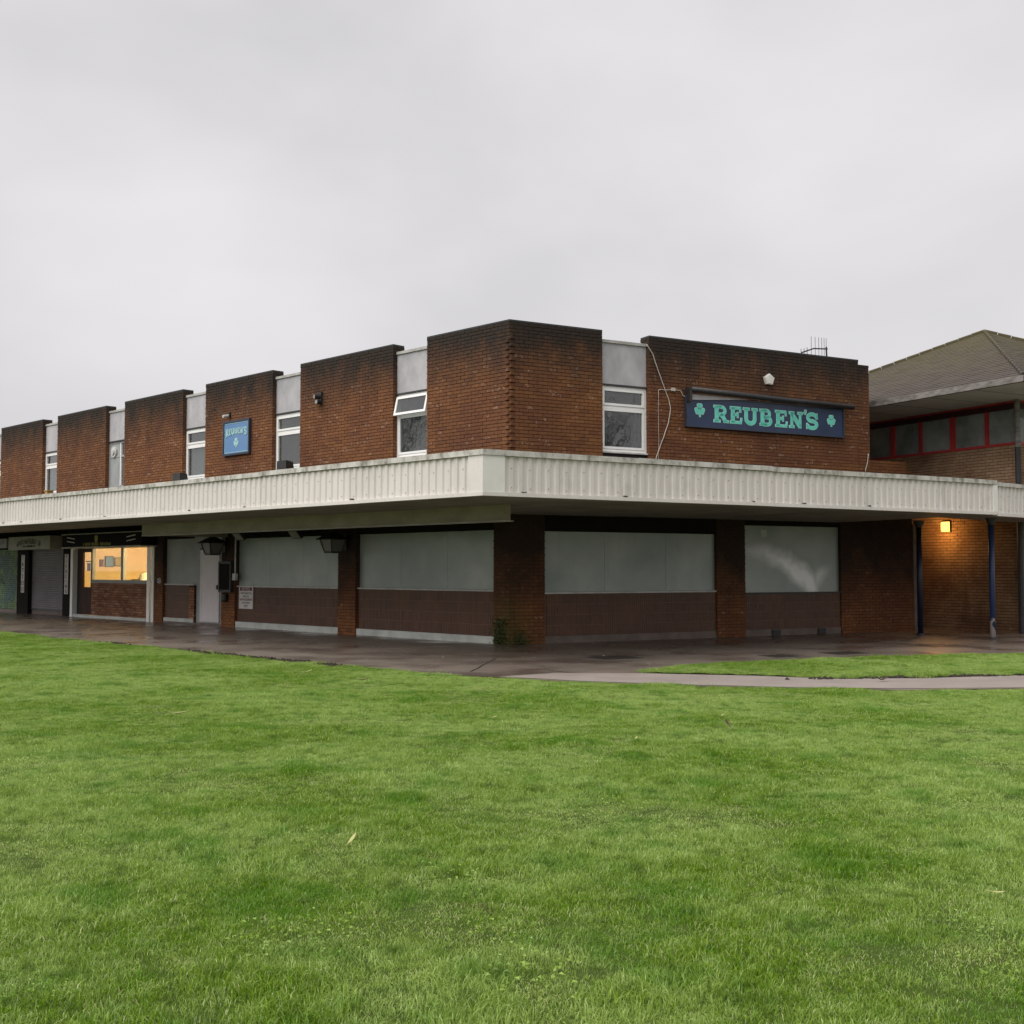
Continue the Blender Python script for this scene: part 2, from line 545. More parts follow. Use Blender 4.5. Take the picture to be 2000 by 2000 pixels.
def mat_slate_roof():
    m, N, Lk, b = nodes_of('slate_roof')
    b.inputs['Roughness'].default_value = .7
    at = N.new('ShaderNodeAttribute')
    at.attribute_name = 'rnd'
    c = ramp(N, Lk, at.outputs['Fac'], [(0, (.045, .033, .025)), (.5, (.068, .05, .038)), (1, (.055, .04, .031))])
    g = N.new('ShaderNodeNewGeometry')
    sx = N.new('ShaderNodeSeparateXYZ')
    Lk.new(g.outputs['Position'], sx.inputs['Vector'])
    n = pos_noise(N, Lk, 1.6, 5, .65)
    zz = math_(N, Lk, 'ADD', sx.outputs['Z'], framp(N, Lk, n, .2, .8, -.9, .9))
    c = mixc(N, Lk, framp(N, Lk, zz, 5.9, 7.9, 0, .85), c, (.075, .062, .018))     # moss spreading down from the ridge
    s = pos_noise(N, Lk, 9, 3, .6)
    c = mixc(N, Lk, framp(N, Lk, s, .68, .74, 0, .4), c, (.2, .18, .16))
    Lk.new(c, b.inputs['Base Color'])


mat_slate_roof()


# ------------------------------------------------------------------ mesh helpers
def wloc(o):
    v = Vector((0, 0, 0))
    while o is not None:
        v += o.location
        o = o.parent
    return v


class FR:
    """a wall frame: s along the wall, o outwards from its face, z up"""
    def __init__(self, o, d, n):
        self.o, self.d, self.n = Vector(o), Vector(d), Vector(n)

    def P(self, s, o, z):
        return self.o + self.d * s + self.n * o + Vector((0, 0, z))


W = FR((0, 0, 0), (1, 0, 0), (0, 1, 0))


class MB:
    def __init__(self):
        self.v, self.f, self.r, self.m = [], [], [], []

    def add(self, vs, fs, rnd=0.0, mi=0):
        b = len(self.v)
        self.v += [tuple(p) for p in vs]
        self.f += [tuple(b + i for i in q) for q in fs]
        self.r += [rnd] * len(vs)
        self.m += [mi] * len(fs)
        return self

    def box(self, fr, s0, s1, o0, o1, z0, z1, rnd=0.0, mi=0, back=True):
        P = fr.P
        vs = [P(s0, o0, z0), P(s1, o0, z0), P(s1, o1, z0), P(s0, o1, z0), P(s0, o0, z1), P(s1, o0, z1), P(s1, o1, z1), P(s0, o1, z1)]
        fs = [(0, 3, 2, 1), (4, 5, 6, 7), (1, 2, 6, 5), (3, 7, 6, 2), (0, 4, 7, 3)]
        if back:
            fs.append((0, 1, 5, 4))
        return self.add(vs, fs, rnd, mi)

    def poly(self, pts, mi=0):
        return self.add(pts, [tuple(range(len(pts)))], 0.0, mi)

    def prism(self, pts, vec, rnd=0.0, mi=0):
        n = len(pts)
        vec = Vector(vec)
        vs = [Vector(p) for p in pts] + [Vector(p) + vec for p in pts]
        fs = [tuple(range(n - 1, -1, -1)), tuple(range(n, 2 * n))]
        fs += [(i, (i + 1) % n, n + (i + 1) % n, n + i) for i in range(n)]
        return self.add(vs, fs, rnd, mi)

    def tube(self, pts, r, seg=8, cap=True, mi=0):
        pts = [Vector(p) for p in pts]
        rs = r if isinstance(r, (list, tuple)) else [r] * len(pts)
        vs, fs = [], []
        prev = None
        for i, p in enumerate(pts):
            t = (pts[min(i + 1, len(pts) - 1)] - pts[max(i - 1, 0)]).normalized()
            a = Vector((0, 0, 1)) if abs(t.z) < .9 else Vector((1, 0, 0))
            if prev is not None:
                a = prev
            u = (a - t * a.dot(t)).normalized()
            w = t.cross(u)
            prev = u
            for k in range(seg):
                an = 2 * math.pi * k / seg
                vs.append(p + (u * math.cos(an) + w * math.sin(an)) * rs[i])
        for i in range(len(pts) - 1):
            for k in range(seg):
                a, b2 = i * seg + k, i * seg + (k + 1) % seg
                fs.append((a, b2, b2 + seg, a + seg))
        if cap:
            fs.append(tuple(range(seg - 1, -1, -1)))
            fs.append(tuple((len(pts) - 1) * seg + k for k in range(seg)))
        return self.add(vs, fs, 0.0, mi)

    def build(self, name, mats, parent=None, smooth=False, kind=None, recalc=True):
        off = wloc(parent) if parent is not None else Vector((0, 0, 0))
        me = bpy.data.meshes.new(name)
        vv = np.array(self.v, dtype=float) - np.array(off)
        me.from_pydata(vv.tolist(), [], self.f)
        if isinstance(mats, str):
            mats = [mats]
        for q in mats:
            me.materials.append(MATS[q])
        if len(mats) > 1:
            me.polygons.foreach_set('material_index', self.m)
        a = me.attributes.new('rnd', 'FLOAT', 'POINT')
        a.data.foreach_set('value', self.r)
        if recalc and len(self.f) < 60000:
            bm = bmesh.new()
            bm.from_mesh(me)
            bmesh.ops.recalc_face_normals(bm, faces=bm.faces)
            bm.to_mesh(me)
            bm.free()
        if smooth:
            me.polygons.foreach_set('use_smooth', [True] * len(me.polygons))
        me.update()
        o = bpy.data.objects.new(name, me)
        col.objects.link(o)
        o.parent = parent
        if kind:
            o['kind'] = kind
        return o


def tag(o, label=None, cat=None, group=None, kind=None):
    if label:
        o['label'] = label
    if cat:
        o['category'] = cat
    if group:
        o['group'] = group
    if kind:
        o['kind'] = kind
    return o


def thing(name, loc, label, cat, group=None):
    o = bpy.data.objects.new(name, None)
    col.objects.link(o)
    o.location = loc
    o.empty_display_size = .2
    return tag(o, label, cat, group)


def poly_tri(name, pts2, z, matn, parent=None, kind=None, subdiv=0, thick=None):
    """flat (possibly concave) outline as a sheet"""
    bm = bmesh.new()
    vs = [bm.verts.new((p[0], p[1], z)) for p in pts2]
    es = [bm.edges.new((vs[i], vs[(i + 1) % len(vs)])) for i in range(len(vs))]
    bmesh.ops.triangle_fill(bm, use_beauty=True, use_dissolve=False, edges=es, normal=(0, 0, 1))
    me = bpy.data.meshes.new(name)
    bm.to_mesh(me)
    bm.free()
    me.materials.append(MATS[matn])
    o = bpy.data.objects.new(name, me)
    col.objects.link(o)
    o.parent = parent
    if kind:
        o['kind'] = kind
    return o


# ------------------------------------------------------------------ plan geometry
K = Vector((-0.052, 23.024, 0))                      # the pub's street corner
bL, bR = R_(46), R_(62.2)
FL = FR(K, (-math.sin(bL), math.cos(bL), 0), (-math.cos(bL), -math.sin(bL), 0))
FRt = FR(K, (math.sin(bR), math.cos(bR), 0), (math.cos(bR), -math.sin(bR), 0))
F0 = Vector((-0.44, 17.19, 0))                       # canopy corner
_fl = R_(46.6)
_fr = R_(59.9)
CL = FR(F0, (-math.sin(_fl), math.cos(_fl), 0), (-math.cos(_fl), -math.sin(_fl), 0))
CR = FR(F0, (math.sin(_fr), math.cos(_fr), 0), (math.cos(_fr), -math.sin(_fr), 0))
SOF = 2.68
TOP = 6.70

# ------------------------------------------------------------------ ground
lawn_edge = [(-40, 52), (-22, 37.1), (-12.52, 27.75), (-9.55, 24.72), (-7.27, 22.6), (-5.28, 20.67), (-3.58, 18.95), (-2.54, 18.0), (-.74, 16.45),
             (.89, 15.5), (2.4, 14.95), (3.83, 14.62), (4.94, 14.5), (6.6, 14.6), (9.5, 15.1), (16, 17.2), (40, 27)]


def densify(pts, step=.35, amp=.05, seed=0):
    out = []
    for a, b in zip(pts[:-1], pts[1:]):
        a, b = Vector((*a, 0)), Vector((*b, 0))
        n = max(1, int((b - a).length / step))
        for i in range(n):
            p = a.lerp(b, i / n)
            q = mnoise.noise(Vector((p.x * 1.3 + seed, p.y * 1.3, seed)))
            out.append((p.x, p.y + q * amp))
    out.append(tuple(pts[-1]))
    return out


poly_tri('ground', [(-900, -600), (900, -600), (900, 1200), (-900, 1200)], 0.0, 'lawn_ground', kind='structure')
edge_d = densify(lawn_edge, .3, .07, 3)
pave = edge_d + [(60, 60), (-60, 75)]
poly_tri('pavement', pave, 0.012, 'pavement', kind='structure')
# tarmac path that leaves the pavement towards the right
path_lo = densify([(-.2, 16.25), (.89, 15.62), (2.4, 15.08), (3.83, 14.75), (4.94, 14.62), (6.6, 14.72), (9.5, 15.2), (16, 17.3), (40, 27.1)], .4, .05, 9)
path_hi = densify([(40, 29.2), (16, 19.2), (9.5, 17.1), (7.43, 16.44), (5.8, 16.0), (4.6, 15.91), (3.47, 16.36), (1.92, 16.76), (.6, 16.75)], .4, .04, 5)
poly_tri('path', path_lo + path_hi, 0.017, 'path', kind='structure')
strip = densify([(1.93, 16.84), (2.3, 17.45), (2.89, 18.03), (4.49, 18.86), (6.2, 19.66), (9.24, 20.43), (16, 22.6), (40, 32)], .4, .05, 2) + \
    densify([(40, 29.3), (16, 19.3), (9.5, 17.2), (7.43, 16.52), (5.8, 16.08), (4.6, 15.99), (3.47, 16.4), (1.93, 16.84)], .4, .04, 5)[:-1]
poly_tri('grass_verge', strip, 0.03, 'lawn_ground', kind='structure')


# ------------------------------------------------------------------ brickwork
BL, BH = .225, .075
BRICK_STORE = {'brick': MB(), 'brick_low': MB()}
SINGLE = []                                           # (frame, s centre, z centre) of whole bricks kept as objects
brick_rng = random.Random(5)


def lay(fr, s0, s1, z0, z1, store, o=0.0, phase=0.0, single=None, cut=.008):
    """stretcher bond between s0 and s1; whole bricks may be handed to `single`"""
    c0, c1 = int(round(z0 / BH)), int(round(z1 / BH))
    for c in range(c0, c1):
        za, zb = c * BH + .006, (c + 1) * BH - .006
        off = phase + (0 if c % 2 == 0 else BL / 2)
        k0 = math.floor((s0 - off) / BL) - 1
        k1 = math.ceil((s1 - off) / BL) + 1
        for k in range(k0, k1):
            a, b = off + k * BL + .005, off + (k + 1) * BL - .005
            whole = a >= s0 - .001 and b <= s1 + .001
            a, b = max(a, s0), min(b, s1)
            if b - a < .03:
                continue
            pr = o + brick_rng.uniform(-.0035, .0035)
            if single is not None and whole and single(a, b, c):
                SINGLE.append((fr, (a + b) / 2, (za + zb) / 2, pr))
                continue
            store.box(fr, a, b, o - .05, pr, za, zb, brick_rng.random(), back=False)


pub = thing('pub_building', K, 'two storey brown brick corner pub with grey boarded ground floor windows', 'building')
PANELS = {}


def panel(name, matn, fr, *b):
    mb = MB()
    mb.box(fr, *b)
    return mb.build(name, matn, pub)


ST, SL = BRICK_STORE['brick'], BRICK_STORE['brick_low']

panels_L = [(0.0, 2.55), (3.71, 7.32), (8.54, 11.81), (13.03, 16.51), (17.72, 21.21), (22.37, 25.90), (27.06, 30.6)]
panels_R = [(0.0, 2.26), (3.48, 9.71)]
ZB = 3.375
NROW = int(round(TOP / BH))                          # 89 courses -> 6.675


def keep_single(a, b, c):
    return 53 <= c <= 86


for i, (a, b) in enumerate(panels_L):
    panel('wall_panel', 'mortar', FL, a + .004, b - .004, -.32, -.012, 3.2, TOP - .03)
    lay(FL, a, b, ZB, TOP, ST, phase=a if i else .0)
    if i:                                             # the right-hand return that the camera sees past the recessed panel
        e = FR(FL.P(a, 0, 0), -FL.n, -FL.d)
        lay(e, .0, .33, ZB, TOP, ST, o=.004, phase=-.11)
    e2 = FR(FL.P(b, 0, 0), -FL.n, FL.d)
    lay(e2, .0, .33, ZB, TOP, ST, o=.004, phase=-.11)
for i, (a, b) in enumerate(panels_R):
    PANELS[i] = panel('wall_panel', 'mortar', FRt, a + .004, b - .004, -.32, -.012, 3.2, TOP - .03)
    lay(FRt, a, b, ZB, TOP, ST, phase=a, single=keep_single if i == 0 else None)
    if i:
        e = FR(FRt.P(a, 0, 0), -FRt.n, -FRt.d)
        lay(e, .0, .33, ZB, TOP, ST, o=.004, phase=-.11)
    else:
        e2 = FR(FRt.P(b, 0, 0), -FRt.n, FRt.d)
        lay(e2, .0, .33, ZB, TOP, ST, o=.004, phase=-.11)
# end pilaster, one course lower, set a little back
panel('end_pilaster', 'mortar', FRt, 9.712, 10.07, -.5, -.03, 3.2, TOP - .1)
lay(FRt, 9.715, 10.07, ZB, TOP - .075, ST, o=-.018, phase=9.72)
e = FR(FRt.P(10.07, -.018, 0), -FRt.n, FRt.d)
lay(e, 0, .5, ZB, TOP - .075, ST, o=.004)
# low brick parapet beyond it
panel('low_parapet', 'mortar', FRt, 10.09, 11.5, -.5, -.212, 3.2, 4.26)
lay(FRt, 10.09, 11.5, ZB, 4.275, ST, o=-.2, phase=10.1)
# squint corner: alternate courses run past the arris as teeth
for c in range(int(ZB / BH), NROW - 4):
    za, zb = c * BH + .006, (c + 1) * BH - .006
    if c % 2 == 0:
        ST.box(FL, -.05, -.0, -.10, .002, za, zb, brick_rng.random())
    else:
        ST.box(FRt, -.05, -.0, -.10, .002, za, zb, brick_rng.random())
# parapet coping course: bricks on edge, black with weather
cope = MB()
for fr, lst, z in ((FL, panels_L, NROW * BH), (FRt, panels_R, NROW * BH)):
    for a, b in lst:
        cope.box(fr, a, b, -.33, .004, z - .002, z + .035)

# ground floor
piers_L = [(0, .46), (5.05, 5.72), (10.22, 10.88), (14.04, 14.52)]
piers_R = [(0, .83), (5.30, 6.11), (9.05, 11.47)]
for a, b in piers_L:
    panel('pier', 'mortar_low', FL, a + .004, b - .004, -.3, -.012, 0, 3.3)
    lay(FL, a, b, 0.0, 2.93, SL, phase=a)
    for s, sg in ((a, -1), (b, 1)):
        if s > 0:
            e = FR(FL.P(s, 0, 0), -FL.n, FL.d * sg)
            lay(e, 0, .22, 0, 2.93, SL, o=.003, phase=-.11)
for a, b in piers_R:
    panel('pier', 'mortar_low', FRt, a + .004, b - .004, -.3, -.012, 0, 3.3)
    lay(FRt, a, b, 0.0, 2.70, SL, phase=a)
    for s, sg in ((a, -1), (b, 1)):
        if s > 0:
            e = FR(FRt.P(s, 0, 0), -FRt.n, FRt.d * sg)
            lay(e, 0, .22, 0, 2.70, SL, o=.003, phase=-.11)
wall_hi = PANELS[0]
cope.build('parapet_coping', 'roof_felt', pub)

# the 300 largest bricks on show are objects of their own
bm_b = MB().box(W, -.1075, .1075, -.05, 0, -.0315, .0315, 0, back=False)
brick_me = bm_b.build('brick', 'brick', None).data
bpy.data.objects.remove(bpy.data.objects['brick'])
SINGLE.sort(key=lambda t: t[2])
for j, (fr, s, z, pr) in enumerate(SINGLE):
    if j >= 300:
        ST.box(fr, s - .1075, s + .1075, -.05, pr, z - .0315, z + .0315, brick_rng.random(), back=False)
        continue
    o = bpy.data.objects.new('brick', brick_me)
    col.objects.link(o)
    o.parent = wall_hi
    # local x along wall, local y outwards
    d, n = fr.d, fr.n
    m = Matrix(((d.x, n.x, 0), (d.y, n.y, 0), (0, 0, 1)))
    if m.determinant() < 0:
        m = Matrix(((-d.x, n.x, 0), (-d.y, n.y, 0), (0, 0, 1)))
    o.rotation_euler = m.to_euler()
    o.location = fr.P(s, pr, z) - K
ST.build('brickwork', 'brick', pub, kind='stuff', recalc=False)
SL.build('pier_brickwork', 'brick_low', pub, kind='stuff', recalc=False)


# shell: roof, floor slab, rear walls (keeps the rooms behind the windows dark)
foot = [FL.P(0, -.3, 0), FRt.P(10.05, -.3, 0), FRt.P(10.05, -9, 0), FL.P(31, -9, 0), FL.P(31, -.3, 0)]
shell = MB()
for z0, z1 in ((3.18, 3.3), (6.2, 6.3)):
    shell.prism([p + Vector((0, 0, z0)) for p in foot], (0, 0, z1 - z0))
shell.build('floor_slab', 'interior', pub)
rear = MB()
for a, b in ((1, 2), (2, 3), (3, 4)):
    p, q = foot[a], foot[b]
    rear.add([p, q, q + Vector((0, 0, 6.4)), p + Vector((0, 0, 6.4))], [(0, 1, 2, 3)])
rear.build('rear_wall', 'interior', pub)


def frame_bars(mb, fr, s0, s1, z0, z1, o0, o1, w):
    mb.box(fr, s0, s1, o0, o1, z0, z0 + w)
    mb.box(fr, s0, s1, o0, o1, z1 - w, z1)
    mb.box(fr, s0, s0 + w, o0, o1, z0 + w, z1 - w)
    mb.box(fr, s1 - w, s1, o0, o1, z0 + w, z1 - w)


def upper_bay(fr, s0, s1, style, i):
    """recess between two brick panels: grey infill board over a white window"""
    o = -.12
    back = MB()
    back.box(fr, s0 - .02, s1 + .02, -.3, o - .01, 3.2, 4.09)
    back.build('window_apron', 'render_dark', pub)
    mb = MB()
    mb.box(fr, s0 - .03, s1 + .03, -.2, o, 5.57, 6.47)
    mb.build('infill_panel', 'infill', pub)
    mb = MB()
    mb.box(fr, s0 - .05, s1 + .05, -.32, o + .035, 6.472, 6.535)
    mb.build('infill_capping', 'cap_metal', pub)
    mb = MB()
    mb.box(fr, s0 - .03, s1 + .06, -.2, o + .045, 5.535, 5.568)
    mb.build('drip_flashing', 'dark_metal', pub)
    z0, zt, z1 = 4.10, 5.07, 5.53
    w = MB()
    frame_bars(w, fr, s0 + .005, s1 - .005, z0, z1, o - .07, o, .055)
    w.box(fr, s0 + .06, s1 - .06, o - .07, o, zt - .03, zt + .03)
    win = w.build('window', 'white_upvc' if style != 'fan' else 'grey_paint', pub)
    win['label'] = {'tilt': 'white framed window with its top light tilted open', 'fan': 'grey panelled opening with a round extractor fan'}.get(style, 'white framed upper window')
    if style == 'fan':
        mb = MB()
        mb.box(fr, s0 + .45, s1 - .06, o - .05, o - .012, z0 + .05, z1 - .06)
        mb.build('blank_panel', 'grey_paint', win)
        mb = MB()
        mb.box(fr, s0 + .41, s0 + .46, o - .05, o + .01, z0 + .05, z1 - .06)
        mb.build('mullion', 'white_upvc', win)
        mb = MB()
        mb.box(fr, s0 + .06, s0 + .41, o - .045, o - .035, z0 + .05, z1 - .06)
        mb.build('pane', 'glass_dark', win)
        mb = MB()
        c = fr.P(s0 + .86, o - .01, 5.22)
        mb.tube([c, c + fr.n * .05], .17, 20)
        mb.tube([c + fr.n * .05, c + fr.n * .09], .09, 16)
        mb.build('extractor_fan', 'sill_white', win)
        return
    # lower light
    mb = MB()
    frame_bars(mb, fr, s0 + .065, s1 - .065, z0 + .06, zt - .035, o - .05, o + .012, .05)
    sash = mb.build('lower_sash', 'white_upvc', win)
    mb = MB()
    mb.box(fr, s0 + .115, s1 - .115, o - .03, o - .022, z0 + .11, zt - .085)
    mb.build('pane', 'glass_dark', win)
    # upper light
    mb, gl = MB(), MB()
    if style == 'tilt':
        tiltf = FR(fr.P(0, o + .0, z1 - .06), fr.d, fr.n)
        a = R_(13)
        nn = Vector((fr.n.x * math.cos(a), fr.n.y * math.cos(a), math.sin(a)))
        dn = Vector((fr.n.x * math.sin(a), fr.n.y * math.sin(a), -math.cos(a)))

        class TF:
            @staticmethod
            def P(s, oo, z):
                return tiltf.o + fr.d * s + nn * oo - dn * z
        hh = z1 - .06 - zt - .03 + .07
        frame_bars(mb, TF, s0 + .04, s1 - .04, -hh, 0, 0, .05, .055)
        gl.box(TF, s0 + .095, s1 - .095, .02, .028, -hh + .055, -.055)
    else:
        frame_bars(mb, fr, s0 + .065, s1 - .065, zt + .035, z1 - .06, o - .05, o + .018, .05)
        gl.box(fr, s0 + .115, s1 - .115, o - .03, o - .022, zt + .085, z1 - .11)
    top = mb.build('top_light', 'white_upvc', win)
    gl.build('pane', 'glass_dark', win)
    mb = MB()
    mb.box(fr, s0 - .02, s1 + .02, o - .05, o + .06, 4.065, 4.098)
    mb.build('sill', 'sill_white', win)
    if style in ('blind', 'tilt', 'tree'):
        mb = MB()
        if style == 'blind':
            mb.box(fr, s0 + .1, s1 - .1, o - .14, o - .13, z0 + .1, zt - .04)
            mb.build('window_blind', 'blind_teal', win)
        else:
            n = 40
            for k in range(n):
                a, b = s0 + .02 + (s1 - s0 - .04) * k / n, s0 + .02 + (s1 - s0 - .04) * (k + 1) / n
                if style == 'tree' and .25 < k / n < .8:
                    continue
                oo = o - .25 - .03 * math.sin(k * 1.7)
                o2 = o - .25 - .03 * math.sin((k + 1) * 1.7)
                mb.add([fr.P(a, oo, z0), fr.P(b, o2, z0), fr.P(b, o2, z1), fr.P(a, oo, z1)], [(0, 1, 2, 3)])
            mb.build('curtain', 'curtain', win)


bays_L = [(2.55, 3.71, 'tilt'), (7.32, 8.54, 'dark'), (11.81, 13.03, 'blind'), (16.51, 17.72, 'fan'), (21.21, 22.37, 'blind'), (25.90, 27.06, 'dark')]
for i, (a, b, st) in enumerate(bays_L):
    upper_bay(FL, a, b, st, i)
upper_bay(FRt, 2.26, 3.48, 'tree', 9)


# ---- ground floor bays
def tiles(fr, s0, s1, z0, z1, o, name='tile_cladding'):
    """narrow vertical tiles in four rows, raised round-nosed ribs between sunk joints"""
    g = MB()
    g.box(fr, s0, s1, o - .1, o - .014, z0, z1)
    base = g.build('tile_backing', 'tile_grout', pub)
    mb = MB()
    rows = 4
    hh = (z1 - z0) / rows
    n = max(1, int(round((s1 - s0) / .052)))
    w = (s1 - s0) / n
    rr = random.Random(int(s0 * 100))
    for r in range(rows):
        za, zb = z0 + r * hh + .006, z0 + (r + 1) * hh - .006
        for k in range(n):
            a, b = s0 + k * w + .0035, s0 + (k + 1) * w - .0035
            p = o + rr.uniform(-.002, .002)
            c = (b - a) * .28
            vs = [fr.P(a, o - .014, za), fr.P(a + c, p, za), fr.P(b - c, p, za), fr.P(b, o - .014, za),
                  fr.P(a, o - .014, zb), fr.P(a + c, p, zb), fr.P(b - c, p, zb), fr.P(b, o - .014, zb)]
            mb.add(vs, [(0, 1, 5, 4), (1, 2, 6, 5), (2, 3, 7, 6), (4, 5, 6, 7), (3, 2, 1, 0)], rr.random())
    mb.build(name, 'tile_brown', base, kind='stuff', recalc=False)


def bay(fr, s0, s1, zb, zt, ztop, plinth_mat, o=-.13, board='board', plinth_o=-.03, splits=(), sill_mat='sill_white'):
    mb = MB()
    cuts = [s0 + .004] + list(splits) + [s1 - .004]
    for a, b in zip(cuts[:-1], cuts[1:]):
        mb = MB()
        mb.box(fr, a + .003, b - .003, o - .03, o, zb + .015, zt)
        bo = mb.build('security_board', board, pub)
    mb = MB()
    mb.box(fr, s0 + .002, s1 - .002, o - .12, o + .05, zt + .002, ztop)
    mb.build('lintel', 'lintel_black', pub)
    mb = MB()
    mb.box(fr, s0 + .004, s1 - .004, o - .02, o + .07, zb - .022, zb + .012)
    mb.build('sill', sill_mat, pub)
    tiles(fr, s0 + .006, s1 - .006, .165, zb - .024, o + .05)
    mb = MB()
    mb.box(fr, s0 + .004, s1 - .004, -.28, plinth_o, 0, .162)
    mb.build('plinth', plinth_mat, pub)


bay(FL, .46, 5.05, 1.11, 2.37, 2.95, 'concrete_white', splits=(2.0, 3.55))
bay(FL, 5.72, 10.22, 1.105, 2.37, 2.95, 'concrete_white', splits=(7.3, 8.75))
bay(FRt, .83, 5.30, 1.06, 2.345, 2.72, 'concrete_brown', o=-.09, splits=(2.35, 3.95))
pO = FRt.P(6.11, -.08, 1.0)
mat_board_wedge(tuple(pO), FRt.d.x, FRt.d.y)
bay(FRt, 6.11, 9.05, 1.0, 2.565, 2.72, 'concrete_brown', o=-.09, board='board_wedge', sill_mat='dark_metal')
# small pale sticker on that board, two black air bricks in the plinth
for s in (7.02, 8.42):
    mb = MB()
    mb.box(FRt, s - .12, s + .12, -.1, .0, .02, .15)
    for k in range(4):
        mb.box(FRt, s - .11, s + .11, .001, .008, .03 + k * .03, .045 + k * .03)
    mb.build('air_vent', 'black_plastic', pub)
mb = MB()
mb.box(FRt, 6.66, 6.82, -.089, -.082, 2.3, 2.47)
mb.build('sticker', 'sill_white', pub)

# entrance bay
mb = MB()
mb.box(FL, 10.885, 12.64, -.2, -.13, .06, 2.95)
mb.box(FL, 12.64, 14.035, -.2, -.13, 1.12, 2.42)
surround = mb.build('door_surround', 'grey_paint', pub)
mb = MB()
mb.box(FL, 11.14, 12.12, -.13, -.085, .10, 2.09)
door = mb.build('door', 'door_pale', pub)
door['label'] = 'tall pale pinkish flush door sheet'
mb = MB()
mb.box(FL, 11.1, 12.16, -.13, -.1, 2.1, 2.14)
mb.build('door_head', 'dark_metal', door)
mb = MB()
mb.box(FL, 11.19, 11.23, -.085, -.05, 1.0, 1.12)
mb.build('handle', 'dark_metal', door)
mb = MB()
frame_bars(mb, FL, 11.2, 12.06, .16, 2.03, -.085, -.079, .02)
mb.build('door_beading', 'door_pale', door)
mb = MB()
mb.box(FL, 12.5, 14.03, -.2, -.1, 2.425, 2.95)
mb.build('lintel', 'lintel_black', pub)
mb = MB()
mb.box(FL, 12.4, 14.035, -.2, -.05, 1.1, 1.135)
mb.build('sill', 'sill_white', pub)
tiles(FL, 12.66, 14.03, .165, 1.098, -.075)
mb = MB()
mb.box(FL, 12.38, 12.655, -.2, -.07, .06, 1.098)
e = mb.build('door_side_wall', 'mortar_low', pub)
mb = MB()
lay(FL, 12.38, 12.655, .075, 1.05, mb, o=-.058, phase=12.38)
mb.build('side_brickwork', 'brick_shop', e, kind='stuff', recalc=False)
mb = MB()
mb.box(FL, 10.885, 14.035, -.25, -.03, 0, .06)
mb.build('door_step', 'concrete_brown', pub)
mb = MB()
mb.box(FL, 12.4, 14.035, -.25, -.04, .06, .162)
mb.build('plinth', 'concrete_white', pub)

# ------------------------------------------------------------------ lit shop, tattoo shop, painted shutter
shop = thing('lit_shopfront', FL.P(17, 0, 0), 'lit shopfront with warm yellow window over a mixed brick stall riser', 'shop')
ZS = 2.22
mb = MB()
for a, b in ((14.53, 14.66), (14.70, 14.86), (19.74, 19.9)):
    mb.box(FL, a, b, -.15, .06 if a != 14.53 else .02, 0, 2.3)
mb.build('door_jamb', 'white_upvc', shop)
mb = MB()
mb.box(FL, 14.88, 18.55, -.25, -.035, .1, 1.12)
riser = mb.build('stall_riser', 'mortar_low', shop)
mb = MB()
lay(FL, 14.88, 18.55, .1, 1.13, mb, o=-.022, phase=14.9)
mb.build('riser_brickwork', 'brick_shop', riser, kind='stuff', recalc=False)
mb = MB()
mb.box(FL, 14.88, 18.55, -.15, .02, 1.122, 1.165)
mb.build('sill', 'grey_paint', shop)
mb = MB()
mb.box(FL, 14.87, 19.74, -.3, .03, 0, .1)
mb.build('plinth', 'concrete_white', shop)
mb = MB()
frame_bars(mb, FL, 14.87, 18.56, 1.166, ZS + .05, -.12, -.02, .06)
mb.box(FL, 16.47, 16.63, -.12, -.02, 1.226, ZS - .01)
wf = mb.build('window_frame', 'grey_paint', shop)
for a, b in ((14.93, 16.47), (16.63, 18.5)):
    mb = MB()
    mb.box(FL, a, b, -.075, -.067, 1.226, ZS - .01)
    mb.build('pane', 'glass_clear', wf)
mb = MB()
frame_bars(mb, FL, 18.58, 19.40, .11, ZS, -.13, -.06, .12)
mb.box(FL, 18.70, 19.28, -.13, -.06, .23, .98)
dr = mb.build('door', 'timber_door', shop)
mb = MB()
mb.box(FL, 18.70, 19.28, -.1, -.092, .98, ZS - .12)
mb.build('pane', 'glass_clear', dr)
mb = MB()
mb.box(FL, 18.82, 19.06, -.105, -.101, 1.5, 1.75)
mb.box(FL, 18.8, 19.14, -.105, -.101, 1.78, 1.82)
mb.build('poster', 'black_plastic', dr)
mb = MB()
mb.box(FL, 19.42, 19.74, -.2, -.1, .1, 2.3)
mb.build('side_panel', 'render_dark', shop)
mb = MB()
mb.box(FL, 14.53, 19.92, -.15, -.02, 2.305, 2.95)
mb.build('header', 'lintel_black', shop)
# the room behind the glass
mb = MB()
S0, S1, OD = 14.56, 19.9, -3.6
q = lambda s, o, z: FL.P(s, o, z)
mb.add([q(S0, OD, 0), q(S1, OD, 0), q(S1, OD, 2.9), q(S0, OD, 2.9)], [(0, 1, 2, 3)])
mb.add([q(S0, -.2, 0), q(S0, OD, 0), q(S0, OD, 2.9), q(S0, -.2, 2.9)], [(0, 1, 2, 3)])
mb.add([q(S1, -.2, 0), q(S1, OD, 0), q(S1, OD, 2.9), q(S1, -.2, 2.9)], [(0, 1, 2, 3)])
mb.add([q(S0, -.2, 2.9), q(S1, -.2, 2.9), q(S1, OD, 2.9), q(S0, OD, 2.9)], [(0, 1, 2, 3)])
mb.add([q(S0, -.16, ZS + .05), q(S1, -.16, ZS + .05), q(S1, -.16, 2.95), q(S0, -.16, 2.95)], [(0, 1, 2, 3)])
mb.build('shop_room', 'shop_wall', shop)
mb = MB()
mb.add([q(S0, -.2, .05), q(S1, -.2, .05), q(S1, OD, .05), q(S0, OD, .05)], [(0, 1, 2, 3)])
